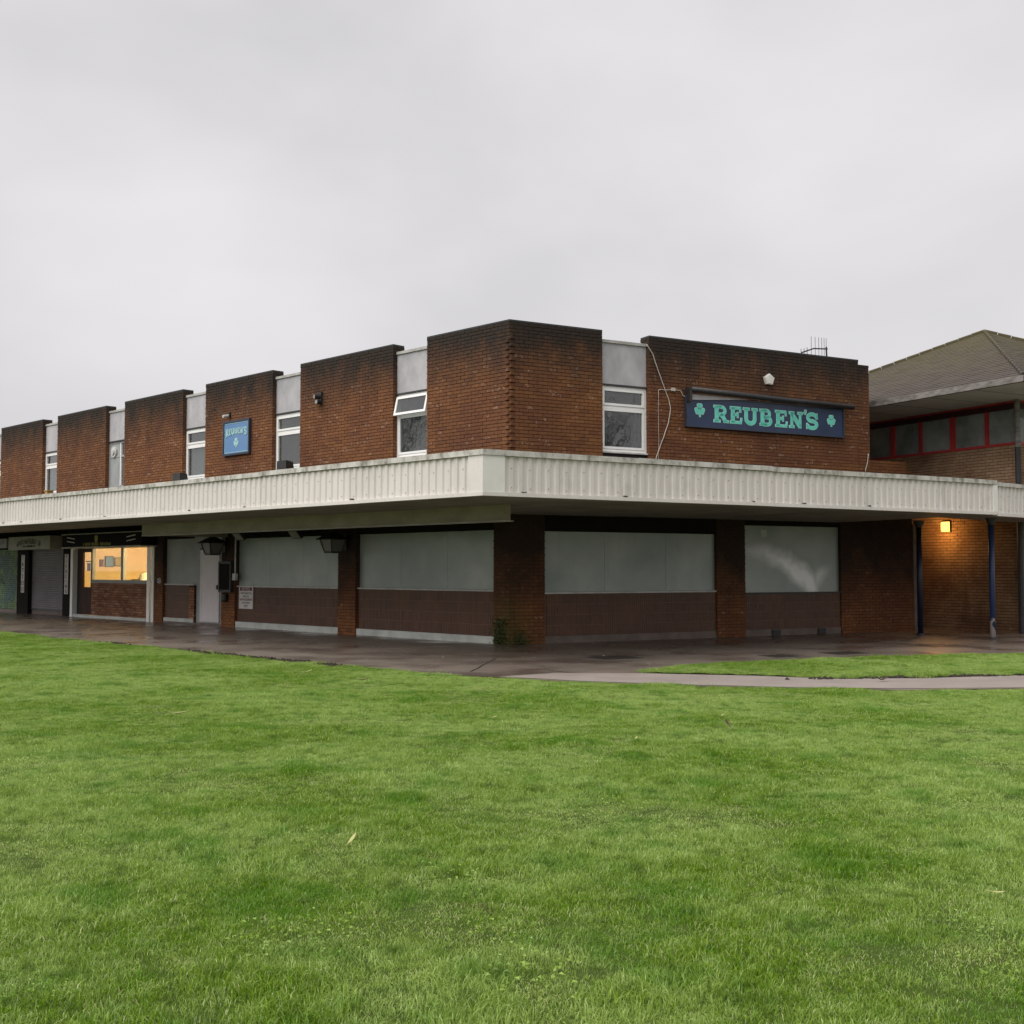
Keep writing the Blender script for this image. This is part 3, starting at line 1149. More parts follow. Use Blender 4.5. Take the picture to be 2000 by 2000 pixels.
mb.build('shop_floor', 'shop_floor', shop)
lampthing = thing('ceiling_lamp', FL.P(15.6, -1.6, 2.9), 'warm ceiling lamp glowing inside the lit shop', 'lamp')
mb = MB()
c = FL.P(15.6, -1.6, 2.86)
mb.tube([c, c + Vector((0, 0, .04))], .22, 20)
mb.build('lamp_shade', 'bulb_warm', lampthing)
ld = bpy.data.lights.new('shop_light', 'POINT')
ld.energy = 150
ld.color = (1.0, .80, .48)
ld.shadow_soft_size = .25
lo = bpy.data.objects.new('shop_light', ld)
col.objects.link(lo)
lo.parent = lampthing
lo.location = FL.P(15.6, -1.6, 2.5) - lampthing.location
SW = FR(FL.P(19.88, 0, 0), -FL.n, -FL.d)               # left side wall of the shop room
for s, z, w, h, mtn, lab in ((1.25, 1.81, .3, .36, 'sign_blue', 'blue framed picture on the side wall of the lit shop'),
                             (.98, 1.76, .13, .24, 'sign_red', 'small dark red picture on the side wall of the lit shop'),
                             (1.56, 1.8, .26, .3, 'gold', 'dull gold picture on the side wall of the lit shop')):
    mb = MB()
    mb.box(SW, s - w / 2, s + w / 2, .0, .03, z - h / 2, z + h / 2)
    fo = mb.build('framed_picture', 'dark_metal')
    tag(fo, lab, 'picture', 'pictures in the lit shop')
    mb = MB()
    mb.box(SW, s - w / 2 + .025, s + w / 2 - .025, .03, .036, z - h / 2 + .025, z + h / 2 - .025)
    mb.build('print', mtn, fo)
ct = thing('shop_counter', FL.P(18.5, -2.6, 0), 'orange brown counter inside the lit shop', 'counter')
mb = MB()
mb.box(FL, 17.6, 19.8, -3.0, -2.1, .05, 1.17)
mb.build('counter_front', 'timber_pale', ct)
mb = MB()
mb.box(FL, 17.55, 19.85, -3.05, -2.05, 1.17, 1.22)
mb.build('counter_top', 'timber_pale', ct)
mb = MB()
c = FL.P(17.3, -1.2, 0)
mb.tube([c + Vector((0, 0, z)) for z in (.05, .5, .9, 1.2, 1.4, 1.45)], [.2, .22, .24, .24, .16, .02], 14)
tag(mb.build('shop_chair', 'concrete_white', smooth=True), 'pale rounded chair back behind the lit shop window', 'chair')


# fascia signs over the shops
def strokes_text(mb, fr, s0, s1, zc, hgt, o, rnd_seed, arc=0.0, n=None):
    """lettering too small to read in the photo: letter-high strokes"""
    rr = random.Random(rnd_seed)
    n = n or int(abs(s1 - s0) / (hgt * .62))
    for k in range(n):
        if rr.random() < .1:
            continue
        t = (k + .5) / n
        s = s0 + (s1 - s0) * t
        z = zc - arc * (2 * t - 1) ** 2
        w = abs(s1 - s0) / n * .75
        mb.box(fr, s - w / 2, s - w / 2 + w * .3, o, o + .004, z - hgt / 2, z + hgt / 2)
        if rr.random() < .8:
            zz = z + rr.choice((-.4, 0, .38)) * hgt
            mb.box(fr, s - w / 2, s + w / 2, o, o + .0045, zz - hgt * .1, zz + hgt * .1)
        if rr.random() < .7:
            mb.box(fr, s + w * .2, s + w / 2, o, o + .0042, z - hgt / 2, z + hgt * rr.choice((.1, .5)))


sg = thing('shop_sign', FL.P(17, .5, 2.45), 'dark shop sign with small gold crest above the lit window', 'sign')
mb = MB()
mb.box(FL, 14.39, 19.57, .02, .5, 2.255, 2.64)
body = mb.build('sign_box', 'shop_sign_dark', sg)
mb = MB()
mb.box(FL, 14.37, 19.6, .0, .52, 2.215, 2.254)
mb.box(FL, 14.37, 19.6, .0, .52, 2.642, 2.668)
mb.build('sign_trim', 'cap_metal', sg)
mb = MB()
c = FL.P(17.2, .502, 2.49)
mb.prism([c + FL.d * (x * .1) + Vector((0, 0, y * .1)) for x, y in ((-1, 1), (1, 1), (1.05, -.2), (.55, -1), (0, -1.35), (-.55, -1), (-1.05, -.2))], FL.n * .006)
strokes_text(mb, FL, 18.1, 16.2, 2.33, .09, .502, 4)
mb.build('gold_lettering', 'gold', sg)
mb = MB()
for s, sgn in ((15.0, -1), (18.95, 1)):
    for z in (2.4, 2.52):
        a = FL.P(s - .27, .503, z - sgn * .025)
        b = FL.P(s + .27, .503, z + sgn * .025)
        up = Vector((0, 0, .028))
        mb.prism([a, b, b + up, a + up], FL.n * .003)
mb.build('white_stripes', 'sign_white', sg)

sg = thing('shop_sign', FL.P(22, .5, 2.45), 'cream box sign with dark arched lettering above the roller shutter', 'sign')
mb = MB()
mb.box(FL, 20.48, 23.8, .02, .5, 2.22, 2.66)
mb.build('sign_box', 'shop_sign_cream', sg)
mb = MB()
strokes_text(mb, FL, 23.1, 21.2, 2.5, .17, .502, 9, .1)
strokes_text(mb, FL, 22.65, 21.65, 2.33, .07, .502, 12)
mb.build('lettering', 'ink', sg)
sg = thing('shop_sign', FL.P(25.5, .5, 2.45), 'dim grey shop sign cut off by the left picture edge', 'sign')
mb = MB()
mb.box(FL, 23.98, 27.0, .02, .5, 2.3, 2.62)
mb.build('sign_box', 'grey_paint', sg)
mb = MB()
strokes_text(mb, FL, 26.6, 24.2, 2.5, .16, .502, 19)
mb.build('lettering', 'shutter', sg)

tat = thing('shuttered_shopfront', FL.P(22, 0, 0), 'shopfront closed by a grey roller shutter between black piers', 'shop')


def roller(s0, s1, z0, z1, o, matn, parent, name='roller_shutter'):
    mb = MB()
    n = int((z1 - z0) / .076)
    prof = [(0, 0), (.012, .012), (.05, .016), (.066, .006), (.072, -.006)]
    vs, fs = [], []
    row = []
    for k in range(n):
        for dz, do in prof:
            row.append((z0 + k * .076 + dz, o + do))
    for z, oo in row:
        vs += [FL.P(s0, oo, z), FL.P(s1, oo, z)]
    for i in range(len(row) - 1):
        fs.append((2 * i, 2 * i + 1, 2 * i + 3, 2 * i + 2))
    mb.add(vs, fs)
    return mb.build(name, matn, parent, recalc=False)


roller(20.56, 23.24, .2, 2.3, -.12, 'shutter', tat)
mb = MB()
mb.box(FL, 20.54, 23.26, -.2, -.09, .14, .2)
mb.build('shutter_bottom_bar', 'dark_metal', tat)
mb = MB()
mb.box(FL, 20.0, 24.2, -.3, -.13, .0, .14)
mb.build('threshold', 'concrete_brown', tat)
for a, b in ((19.93, 20.54), (23.26, 24.18)):
    mb = MB()
    mb.box(FL, a, b, -.3, .02, 0, 2.95)
    mb.build('pier', 'lintel_black', tat)
mb = MB()
mb.box(FL, 20.54, 23.26, -.3, -.05, 2.3, 2.95)
mb.build('shutter_housing', 'lintel_black', tat)
gra = thing('graffiti_shopfront', FL.P(25.7, 0, 0), 'shopfront with dark green graffiti painted over its shutter', 'shop')
roller(24.2, 27.3, .14, 2.3, -.05, 'graffiti', gra)
mb = MB()
mb.box(FL, 24.19, 27.5, -.3, .0, 0, .138)
mb.build('plinth', 'concrete_brown', gra)
mb = MB()
mb.box(FL, 24.19, 31, -.3, -.07, 2.3, 2.95)
mb.build('header', 'lintel_black', gra)
mb = MB()
mb.box(FL, 27.3, 31, -.3, 0, 0, 2.3)
mb.build('pier', 'lintel_black', gra)


def text_obj(txt, fr, s, z, o, size, matn, parent, align='CENTER', flip=True, sx=1.0, name='lettering', vertical=False):
    """flat built-in lettering lying on a wall frame (text direction is picture left to right)"""
    cu = bpy.data.curves.new('lettering_curve', 'FONT')
    cu.body = txt
    cu.size = size
    cu.align_x = align
    cu.align_y = 'CENTER'
    cu.extrude = .002
    if vertical:
        cu.space_line = .82
    tmp = bpy.data.objects.new('tmp', cu)
    col.objects.link(tmp)
    dg = bpy.context.evaluated_depsgraph_get()
    me = bpy.data.meshes.new_from_object(tmp.evaluated_get(dg))
    bpy.data.objects.remove(tmp)
    bpy.data.curves.remove(cu)
    me.name = name
    right = fr.n.cross(Vector((0, 0, 1))) * -1
    M4 = Matrix(((right.x * sx, 0, fr.n.x, 0), (right.y * sx, 0, fr.n.y, 0), (0, 1, 0, 0), (0, 0, 0, 1)))
    p = fr.P(s, o, z) - wloc(parent)
    M4.translation = p
    me.transform(M4)
    me.materials.clear()
    me.materials.append(MATS[matn])
    ob = bpy.data.objects.new(name, me)
    col.objects.link(ob)
    ob.parent = parent
    return ob


for s, txt, lab in ((20.26, 'PIERCING', 'narrow vertical black and white sign on the pier right of the shutter'),
                    (23.68, 'TATTOO', 'narrow vertical black and white sign on the pier left of the shutter')):
    sg = thing('vertical_sign', FL.P(s, .02, .74), lab, 'sign', 'vertical signs beside the shutter')
    mb = MB()
    mb.box(FL, s - .13, s + .13, .02, .035, .74, 2.05)
    mb.build('sign_plate', 'sign_white', sg)
    n = len(txt)
    h = 1.31 / n
    for k, ch in enumerate(txt):
        mb = MB()
        mb.box(FL, s - .1, s + .1, .035, .038, 2.05 - (k + 1) * h + .014, 2.05 - k * h - .014)
        text_obj(ch, FL, s, 2.05 - (k + .5) * h, .0395, h * 1.0, 'lintel_black', sg, sx=1.1)

# ------------------------------------------------------------------ canopy
can = thing('walkway_canopy', F0, 'long pale corrugated metal fascia canopy wrapping round the brick corner', 'canopy')
PITCH = .168


def fascia(fr, s_start, s_end, z0, z1, parent, per=6):
    n = int((s_end - s_start) / (PITCH * per))
    for k in range(n + 1):
        a = s_start + k * PITCH * per
        if a >= s_end - .05:
            break
        prof = []
        cnt = min(per, int(round((s_end - a) / PITCH)))
        lap = .0015 * (k % 2)
        for j in range(cnt):
            x = a + j * PITCH
            prof += [(x, lap), (x + .066, lap), (x + .084, .024 + lap), (x + .15, .024 + lap)]
        prof.append((a + cnt * PITCH, lap))
        mb = MB()
        dz = random.uniform(-.004, .004)
        vs, fs = [], []
        for (s, o) in prof:
            vs += [fr.P(s, o, z0 + dz), fr.P(s, o, z1)]
        for i in range(len(prof) - 1):
            fs.append((2 * i, 2 * i + 2, 2 * i + 3, 2 * i + 1))
        mb.add(vs, fs)
        sh = mb.build('fascia_sheet', 'fascia_sheet', parent, recalc=False)
        sc = MB()
        for j in range(cnt):
            if j % 2:
                continue
            for z in (z0 + .07, z1 - .2):
                c = fr.P(a + j * PITCH + .117, .024 + lap, z + random.uniform(-.012, .012))
                sc.tube([c, c + fr.n * .006], .0075, 6)
        sc.build('screws', 'screw', sh, kind='stuff')


Z0, Z1 = 2.735, 3.30
fascia(CL, .30, 30.0, Z0, Z1, can)
RE = 12.05
fascia(CR, .37, RE - .12, Z0, Z1, can)
# plain flashing round the corner, capping and trim mitred on the arris
def mitre(o):
    a, b = CL.n, CR.n
    det = a.x * b.y - a.y * b.x
    return F0 + Vector(((o * b.y - o * a.y) / det, (a.x * o - b.x * o) / det, 0))


def run_piece(fr, a, b, oi, oo, z0, z1, name, matn):
    """a length of trim between a and b; a length that starts at the corner is cut to the mitre"""
    if a <= .0:
        p = [mitre(oo), fr.P(b, oo, 0), fr.P(b, oi, 0), mitre(oi)]
    else:
        p = [fr.P(a, oo, 0), fr.P(b, oo, 0), fr.P(b, oi, 0), fr.P(a, oi, 0)]
    mb = MB()
    mb.prism([q_ + Vector((0, 0, z0)) for q_ in p], (0, 0, z1 - z0))
    return mb.build(name, matn, can)


run_piece(CL, 0, .29, 0, .04, Z0 - .01, Z1, 'corner_flashing', 'fascia_sheet')
run_piece(CR, 0, .36, 0, .04, Z0 - .01, Z1, 'corner_flashing', 'fascia_bright')
for fr, s1 in ((CL, 30.0), (CR, RE)):
    a = 0.0
    while a < s1:
        b = min(a + 2.93, s1)
        dz = random.uniform(-.006, .006) if a > 0 else 0
        run_piece(fr, a, b - .002, -.25, .062, Z1 + .002 + dz, 3.388 + dz, 'top_capping', 'fascia_trim')
        dz = random.uniform(-.003, .003) if a > 0 else 0
        run_piece(fr, a, b - .002, -.06, .05, SOF - .004 + dz, Z0 + dz * .5, 'bottom_trim', 'fascia_sheet')
        a = b
# rust holes and loose flaps along the bottom
mb = MB()
for fr, lst in ((CR, (.66, 2.6, 5.4, 6.6, 8.3)), (CL, (3.1, 6.4, 8.4, 12.0, 14.2, 16.4, 17.5))):
    for s in lst:
        mb.box(fr, s, s + random.uniform(.05, .1), .03, .054, Z0 + .005, Z0 + random.uniform(.018, .03))
mb.build('rust_spots', 'dark_metal', can, kind='stuff')
# second run beyond the joint at the right
EJ = CR.P(RE, 0, 0)
_b2 = R_(50)
C2 = FR(EJ, (math.sin(_b2), math.cos(_b2), 0), (math.cos(_b2), -math.sin(_b2), 0))
mb = MB()
mb.box(CR, RE - .115, RE + .02, -.02, .05, Z0 - .01, Z1)
mb.build('joint_flashing', 'fascia_bright', can)
fascia(C2, .05, 6.5, Z0 - .02, Z1 - .03, can)
mb = MB()
mb.box(C2, 0.01, 6.5, -.2, .06, Z1 - .03, 3.35)
mb.build('top_capping', 'fascia_trim', can)
mb = MB()
mb.box(C2, 0.01, 6.5, -.06, .05, SOF - .03, Z0 - .02)
mb.build('bottom_trim', 'fascia_sheet', can)


# soffit: boards with open joints
def soffit_run(fr_out, s0, s1, step, inner):
    a = s0
    while a < s1 - .01:
        b = min(a + step, s1)
        p0, p1 = fr_out.P(a + .004, -.03, SOF), fr_out.P(b - .004, -.03, SOF)
        q0, q1 = inner(a + .004), inner(b - .004)
        mb = MB()
        dz = Vector((0, 0, random.uniform(0, .008)))
        mb.prism([p0 + dz, p1 + dz, q1 + dz, q0 + dz], (0, 0, .02))
        mb.build('soffit_board', 'soffit', can)
        a = b


def inner_L(s):
    p = CL.P(s, 0, 0)
    ss = (p - K).dot(FL.d)
    ss = max(ss, -2.25)
    return FL.P(ss, 2.27, SOF)


def inner_R(s):
    p = CR.P(s, 0, 0)
    ss = (p - K).dot(FRt.d)
    if s < .01:
        return FL.P(-2.25, 2.27, SOF)
    return FRt.P(max(ss, 0.0), -.25, SOF)


soffit_run(CL, 0, 30, 2.44, inner_L)
a_ = 0.0
soffit_run(CR, 3.2, RE, 2.44, inner_R)
mb = MB()
pts = [CR.P(0, -.03, SOF + .004), CR.P(3.196, -.03, SOF + .004), inner_R(3.196) + Vector((0, 0, .004)), FRt.P(0, -.25, SOF + .004), FL.P(-2.25, 2.27, SOF + .004)]
mb.prism(pts, (0, 0, .02))
mb.build('soffit_board', 'soffit', can)
# soffit over the passage on the right and the inner ceiling behind the beam on the left
mb = MB()
mb.prism([CR.P(RE, -.03, SOF + .006), C2.P(7, -.03, SOF + .006), C2.P(7, -1.9, SOF + .006), CR.P(RE, -1.5, SOF + .006)], (0, 0, .02))
mb.prism([CR.P(RE - .2, -1.3, 2.9), C2.P(7, -1.7, 2.9), C2.P(7, -2.6, 2.9), FRt.P(12.3, .2, 2.9), FRt.P(11.3, -.1, 2.9)], (0, 0, .02))
mb.build('passage_soffit', 'soffit', can)
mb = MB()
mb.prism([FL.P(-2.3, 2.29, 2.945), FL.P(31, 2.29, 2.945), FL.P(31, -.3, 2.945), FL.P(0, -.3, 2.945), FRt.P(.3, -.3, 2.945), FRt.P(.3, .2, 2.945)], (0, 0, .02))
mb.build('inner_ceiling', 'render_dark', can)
# roof deck
mb = MB()
mb.prism([CL.P(30, -.1, 3.27), CL.P(0, -.1, 3.27), CR.P(RE, -.1, 3.27), C2.P(6.5, -.1, 3.25), C2.P(6.5, -2.6, 3.25), FRt.P(12.3, .25, 3.27), FRt.P(11.4, -.28, 3.27), FRt.P(0, -.28, 3.27), FL.P(0, -.28, 3.27), FL.P(30, -.28, 3.27)], (0, 0, .02))
mb.build('roof_deck', 'roof_felt', can)
# deep cream beam under the left soffit
mb = MB()
mb.box(FL, -2.24, 10.70, 2.28, 2.43, 2.412, 2.70)
bm_ = mb.build('beam', 'beam_cream', can)
mb = MB()
mb.box(FL, -2.24, 10.70, 2.2, 2.445, 2.392, 2.41)
mb.build('beam_lip', 'cap_metal', bm_)
mb = MB()
mb.box(FL, 10.55, 10.698, .02, 2.279, 2.414, 2.70)
mb.build('beam_return', 'beam_cream', can)
mb = MB()
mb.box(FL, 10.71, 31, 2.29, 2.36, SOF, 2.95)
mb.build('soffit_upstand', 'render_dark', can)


def post(p, lab):
    t = thing('canopy_post', p, lab, 'post', 'blue canopy posts')
    mb = MB()
    mb.tube([p + Vector((0, 0, .05)), p + Vector((0, 0, SOF))], .062, 18)
    mb.build('shaft', 'post_worn' if 'worn' in lab else 'post_blue', t, smooth=True)
    mb = MB()
    mb.tube([p, p + Vector((0, 0, .05))], .085, 18)
    mb.build('base_collar', 'dark_metal', t)
    mb = MB()
    mb.tube([p + Vector((0, 0, SOF - .16)), p + Vector((0, 0, SOF - .01))], [.066, .13], 18)
    mb.build('head', 'dark_metal', t)


def mat_post():
    m, N, Lk, b = nodes_of('post_worn')
    b.inputs['Roughness'].default_value = .4
    g = N.new('ShaderNodeNewGeometry')
    sx = N.new('ShaderNodeSeparateXYZ')
    Lk.new(g.outputs['Position'], sx.inputs['Vector'])
    n = pos_noise(N, Lk, 9, 4, .7, (1, 1, .4))
    zz = math_(N, Lk, 'ADD', sx.outputs['Z'], framp(N, Lk, n, .3, .7, -.75, .75))
    f = framp(N, Lk, zz, .38, .30)
    c = mixc(N, Lk, f, (.018, .035, .105), (.45, .41, .39))
    Lk.new(c, b.inputs['Base Color'])


mat_post()
post(Vector((10.57, 24.85, .012)), 'round blue canopy post with worn white base at the right')
post(Vector((9.53, 26.38, .012)), 'round dark blue canopy post against the pub wall end')
# pale angle bead on the end of the pub wall
mb = MB()
mb.box(FRt, 11.47, 11.56, -.06, .02, 0, 2.68)
mb.build('corner_bead', 'concrete_brown', pub)


# ------------------------------------------------------------------ big sign
def ribbon(mb, fr, right, pts, w, o, thick, ext=0.0):
    """a stroke of constant width along a polyline in the sign plane; pts are (x, z) in metres from the sign's origin"""
    P2 = [Vector((p[0], p[1])) for p in pts]
    if ext:
        P2[0] = P2[0] + (P2[0] - P2[1]).normalized() * ext
        P2[-1] = P2[-1] + (P2[-1] - P2[-2]).normalized() * ext
    n = len(P2)
    L_, Rr = [], []
    for i in range(n):
        if i == 0:
            d = (P2[1] - P2[0]).normalized()
            nn, k = Vector((-d.y, d.x)), 1
        elif i == n - 1:
            d = (P2[-1] - P2[-2]).normalized()
            nn, k = Vector((-d.y, d.x)), 1
        else:
            d1, d2 = (P2[i] - P2[i - 1]).normalized(), (P2[i + 1] - P2[i]).normalized()
            n1, n2 = Vector((-d1.y, d1.x)), Vector((-d2.y, d2.x))
            nn = (n1 + n2).normalized()
            k = min(1.6, 1 / max(.3, nn.dot(n1)))
        L_.append(P2[i] + nn * w / 2 * k)
        Rr.append(P2[i] - nn * w / 2 * k)
    up = Vector((0, 0, 1))
    f = lambda p, oo: fr.o + right * p.x + up * p.y + fr.n * oo
    vs = [f(p, o) for p in L_] + [f(p, o) for p in Rr] + [f(p, o + thick) for p in L_] + [f(p, o + thick) for p in Rr]
    fs = []
    for i in range(n - 1):
        fs.append((2 * n + i, 2 * n + i + 1, 3 * n + i + 1, 3 * n + i))
        fs.append((i, i + 1, 2 * n + i + 1, 2 * n + i))
        fs.append((n + i, n + i + 1, 3 * n + i + 1, 3 * n + i))
    fs += [(0, n, 3 * n, 2 * n), (n - 1, 2 * n - 1, 4 * n - 1, 3 * n - 1)]
    mb.add(vs, fs)


def arc(cx, cy, rx, ry, a0, a1, n=9):
    return [(cx + rx * math.cos(R_(a0 + (a1 - a0) * i / (n - 1))), cy + ry * math.sin(R_(a0 + (a1 - a0) * i / (n - 1)))) for i in range(n)]


GLYPH = {
    'R': (.96, [([(.22, .05), (.22, .95)], .24), ([(.03, .07), (.44, .07)], .13), ([(.03, .93), (.5, .93)], .13),
                ([(.3, .92)] + arc(.5, .695, .24, .225, 90, -90) + [(.3, .47)], .17), ([(.44, .46), (.6, .36), (.78, .06)], .22), ([(.66, .07), (.97, .07)], .13)]),
    'E': (.8, [([(.2, .05), (.2, .95)], .24), ([(.02, .07), (.72, .07)], .14), ([(.02, .93), (.7, .93)], .14), ([(.2, .52), (.52, .52)], .13),
               ([(.53, .36), (.53, .68)], .1), ([(.69, .99), (.72, .70)], .1), ([(.73, .01), (.78, .34)], .11)]),
    'U': (1.0, [([(.22, .93), (.22, .36)] + arc(.5, .33, .28, .26, 180, 360) + [(.78, .36), (.78, .93)], .22), ([(.02, .93), (.44, .93)], .13), ([(.6, .93), (.97, .93)], .13)]),
    'B': (.9, [([(.22, .05), (.22, .95)], .24), ([(.03, .93), (.5, .93)], .13), ([(.03, .07), (.52, .07)], .13),
               ([(.3, .93)] + arc(.5, .73, .2, .2, 90, -90) + [(.3, .53)], .16), ([(.3, .52)] + arc(.53, .295, .25, .225, 90, -90) + [(.3, .07)], .18)]),
    'N': (1.02, [([(.22, .05), (.22, .95)], .15), ([(.2, .9), (.8, .1)], .25), ([(.82, .95), (.82, .03)], .15), ([(.03, .07), (.4, .07)], .13),
                 ([(.02, .93), (.38, .93)], .13), ([(.64, .93), (1.0, .93)], .13)]),
    'S': (.86, [([(.74, .72)] + arc(.44, .72, .29, .22, 10, 180, 8) + arc(.44, .70, .29, .2, 190, 265, 4) + [(.44, .5)] + arc(.44, .29, .31, .22, 85, -90, 8) + arc(.44, .29, .31, .22, -95, -170, 6), .2),
                ([(.76, .98), (.77, .66)], .1), ([(.1, .02), (.1, .36)], .1)]),
    "'": (.22, [([(.13, 1.0), (.13, .92), (.07, .78)], .14)]),
}


def slab_text(items, fr, right, o, hgt, parent, name, fill, edge=None, grow=.045, shape=lambda x, z: (x, z)):
    """items: (glyph, x offset in m, width in m); letters of own outlines, optionally with a paler edge"""
    a, b = MB(), MB()
    for ch, x0, wd in items:
        gw, st = GLYPH[ch]
        for pts, w in st:
            pp = [shape(x0 + p[0] / gw * wd, p[1] * hgt) for p in pts]
            ww = w * hgt
            if edge:
                ribbon(a, fr, right, pp, ww + grow, o, .004, grow / 2)
            ribbon(b, fr, right, pp, ww * 1.06, o + .0045, .004)
    if edge:
        a.build(name + '_edge', edge, parent)
    b.build(name, fill, parent)


def shamrock(fr, right, cx, cz, r, o, parent, fill, edge):
    for grow, mtn, oo in ((.016, edge, o), (0, fill, o + .005)):
        mb = MB()
        up = Vector((0, 0, 1))
        f = lambda x, z: fr.o + right * (cx + x) + up * (cz + z) + fr.n * oo
        for ang in (90, 203, 337):
            a = R_(ang)
            ux, uz = math.cos(a), math.sin(a)
            px, pz = -uz, ux
            for sd in (-1, 1):
                cx_, cz_ = ux * r * .72 + px * sd * r * .25, uz * r * .72 + pz * sd * r * .25
                mb.prism([f(cx_ + math.cos(t_ * math.pi / 7) * (r * .34 + grow * .7), cz_ + math.sin(t_ * math.pi / 7) * (r * .34 + grow * .7)) for t_ in range(14)], fr.n * (.004 + .0002 * sd))
            g_ = r * .5 + grow * .6
            mb.prism([f(0, 0), f(ux * r * .7 + px * g_, uz * r * .7 + pz * g_), f(ux * r * .75, uz * r * .75), f(ux * r * .7 - px * g_, uz * r * .7 - pz * g_)], fr.n * .0045)
        pts = [f(-.02 - grow / 2, 0), f(.02 + grow / 2, 0), f(.025 + grow / 2, -r * 1.3 - grow / 2), f(-.015 - grow / 2, -r * 1.3 - grow / 2)]
        mb.prism(pts, fr.n * .004)
        mb.build('shamrock' + ('_edge' if grow else ''), mtn, parent)


rightR = FRt.d
S0_, S1_, ZA, ZC = 4.45, 9.10, 4.765, 5.46
sgn = thing('pub_name_sign', FRt.P((S0_ + S1_) / 2, 0, ZA), 'long navy sign board reading REUBEN\'S in mint green letters', 'sign')
mb = MB()
for a, b in ((S0_, 6.0), (6.002, 7.55), (7.552, S1_)):
    mb.box(FRt, a, b, .02, .075, ZA, ZC - .04)
mb.build('sign_board', 'sign_navy', sgn)
mb = MB()
frame_bars(mb, FRt, S0_ - .03, S1_ + .03, ZA - .03, ZC - .02, .01, .095, .03)
mb.build('sign_frame', 'sign_frame', sgn)
so = FR(FRt.P(0, 0, 0), FRt.d, FRt.n)
k = 3.15 / 1130.0
x = lambda px: 5.16 + (px - 340) * k
items = [('R', x(343), 156 * k), ('E', x(514), 122 * k), ('U', x(648), 160 * k), ('B', x(822), 141 * k), ('E', x(990), 132 * k), ('N', x(1140), 156 * k), ('S', x(1326), 144 * k)]
slab_text(items, FR(so.o + Vector((0, 0, 4.885)), so.d, so.n), rightR, .077, .385, sgn, 'letter', 'sign_mint', 'sign_mint_edge', .02)
slab_text([("'", x(1306), 34 * k)], FR(so.o + Vector((0, 0, 4.94)), so.d, so.n), rightR, .077, .39, sgn, 'apostrophe', 'sign_mint', 'sign_mint_edge', .03)
shamrock(so, rightR, 4.79, 5.14, .125, .077, sgn, 'sign_mint', 'sign_mint_edge')
shamrock(so, rightR, 8.72, 5.14, .115, .077, sgn, 'sign_mint', 'sign_mint_edge')
# trough light along its top: a dark half-round hood on brackets, sagging at the right
tr = thing('sign_trough_light', FRt.P(6.9, .2, 5.5), 'dark tubular trough light sagging along the top of the navy sign', 'light')
mb = MB()
pts = [FRt.P(4.50, .16, 5.565), FRt.P(6.9, .17, 5.52), FRt.P(9.36, .16, 5.485)]
mb.tube(pts, .066, 16, cap=True)
mb.build('hood', 'black_plastic', tr, smooth=True)
mb = MB()
mb.box(FRt, 4.43, 4.5, .01, .2, 5.28, 5.6)
mb.box(FRt, 7.0, 7.04, .01, .16, 5.47, 5.5)
mb.box(FRt, 9.0, 9.04, .01, .16, 5.44, 5.47)
mb.build('bracket', 'black_plastic', tr)
mb = MB()
mb.prism([FRt.P(4.53, .1, 5.34), FRt.P(4.53, .1, 5.47), FRt.P(6.2, .1, 5.46), FRt.P(5.6, .1, 5.41)], FRt.n * .01)
mb.build('reflector_strip', 'infill', tr)

# alarm box
al = thing('alarm_box', FRt.P(6.83, 0, 5.98), 'white pentagon burglar alarm box above the navy sign', 'alarm')
c = FRt.P(6.83, .01, 5.985)
pen = [(math.sin(R_(72 * i)) * .15, math.cos(R_(72 * i)) * .14) for i in range(5)]
mb = MB()
mb.prism([c + FRt.d * x_ + Vector((0, 0, z_)) for x_, z_ in pen], FRt.n * .07)
mb.build('cover', 'alarm_white', al)
mb = MB()
mb.prism([c + FRt.n * .07 + FRt.d * x_ * .84 + Vector((0, 0, z_ * .84)) for x_, z_ in pen], FRt.n * .012)
mb.build('face_plate', 'alarm_white', al)


def cable(name, fr, pts, r, matn, lab, clips=True):
    t = thing(name, fr.P(*[pts[0][0], .0, pts[0][1]]), lab, 'cable', None)
    P_ = []
    for i in range(len(pts) - 1):
        a, b = pts[i], pts[i + 1]
        for j in range(4):
            u = j / 4
            P_.append(fr.P(a[0] + (b[0] - a[0]) * u, .018 + .006 * math.sin(i + j), a[1] + (b[1] - a[1]) * u))
    P_.append(fr.P(pts[-1][0], .018, pts[-1][1]))
    mb = MB()
    mb.tube(P_, r, 6)
    mb.build('wire', matn, t, smooth=True)
    if clips:
        mb = MB()
        a = pts[len(pts) // 2]
        mb.box(fr, a[0] - .05, a[0] + .05, .01, .05, a[1] - .035, a[1] + .035)
        mb.build('junction_box', matn, t)
    return t


cable('wall_cable', FRt, [(3.4, 6.5), (3.56, 6.3), (3.66, 6.05), (3.76, 5.83), (3.9, 5.51), (4.0, 5.28), (4.03, 5.1), (3.97, 4.8), (3.85, 4.5), (3.72, 4.2), (3.6, 3.9)], .011, 'cable_white', 'slack white cable looping down the brick beside the right window', False)
cable('wall_cable', FRt, [(3.71, 5.51), (3.78, 5.53), (3.88, 5.52), (4.1, 5.55), (4.32, 5.54), (4.36, 5.45), (4.44, 5.4)], .009, 'cable_white', 'short white cable from junction box into the navy sign')
cable('wall_cable', FRt, [(3.71, 5.5), (3.7, 5.0), (3.71, 4.4), (3.7, 3.9)], .005, 'cable_white', 'thin pale wire hanging straight down between window and navy sign', False)
cable('wall_cable', FRt, [(9.98, 4.4), (9.95, 4.2), (9.87, 3.95)], .011, 'cable_white', 'short pale cable at the right end of the pub upper wall', False)

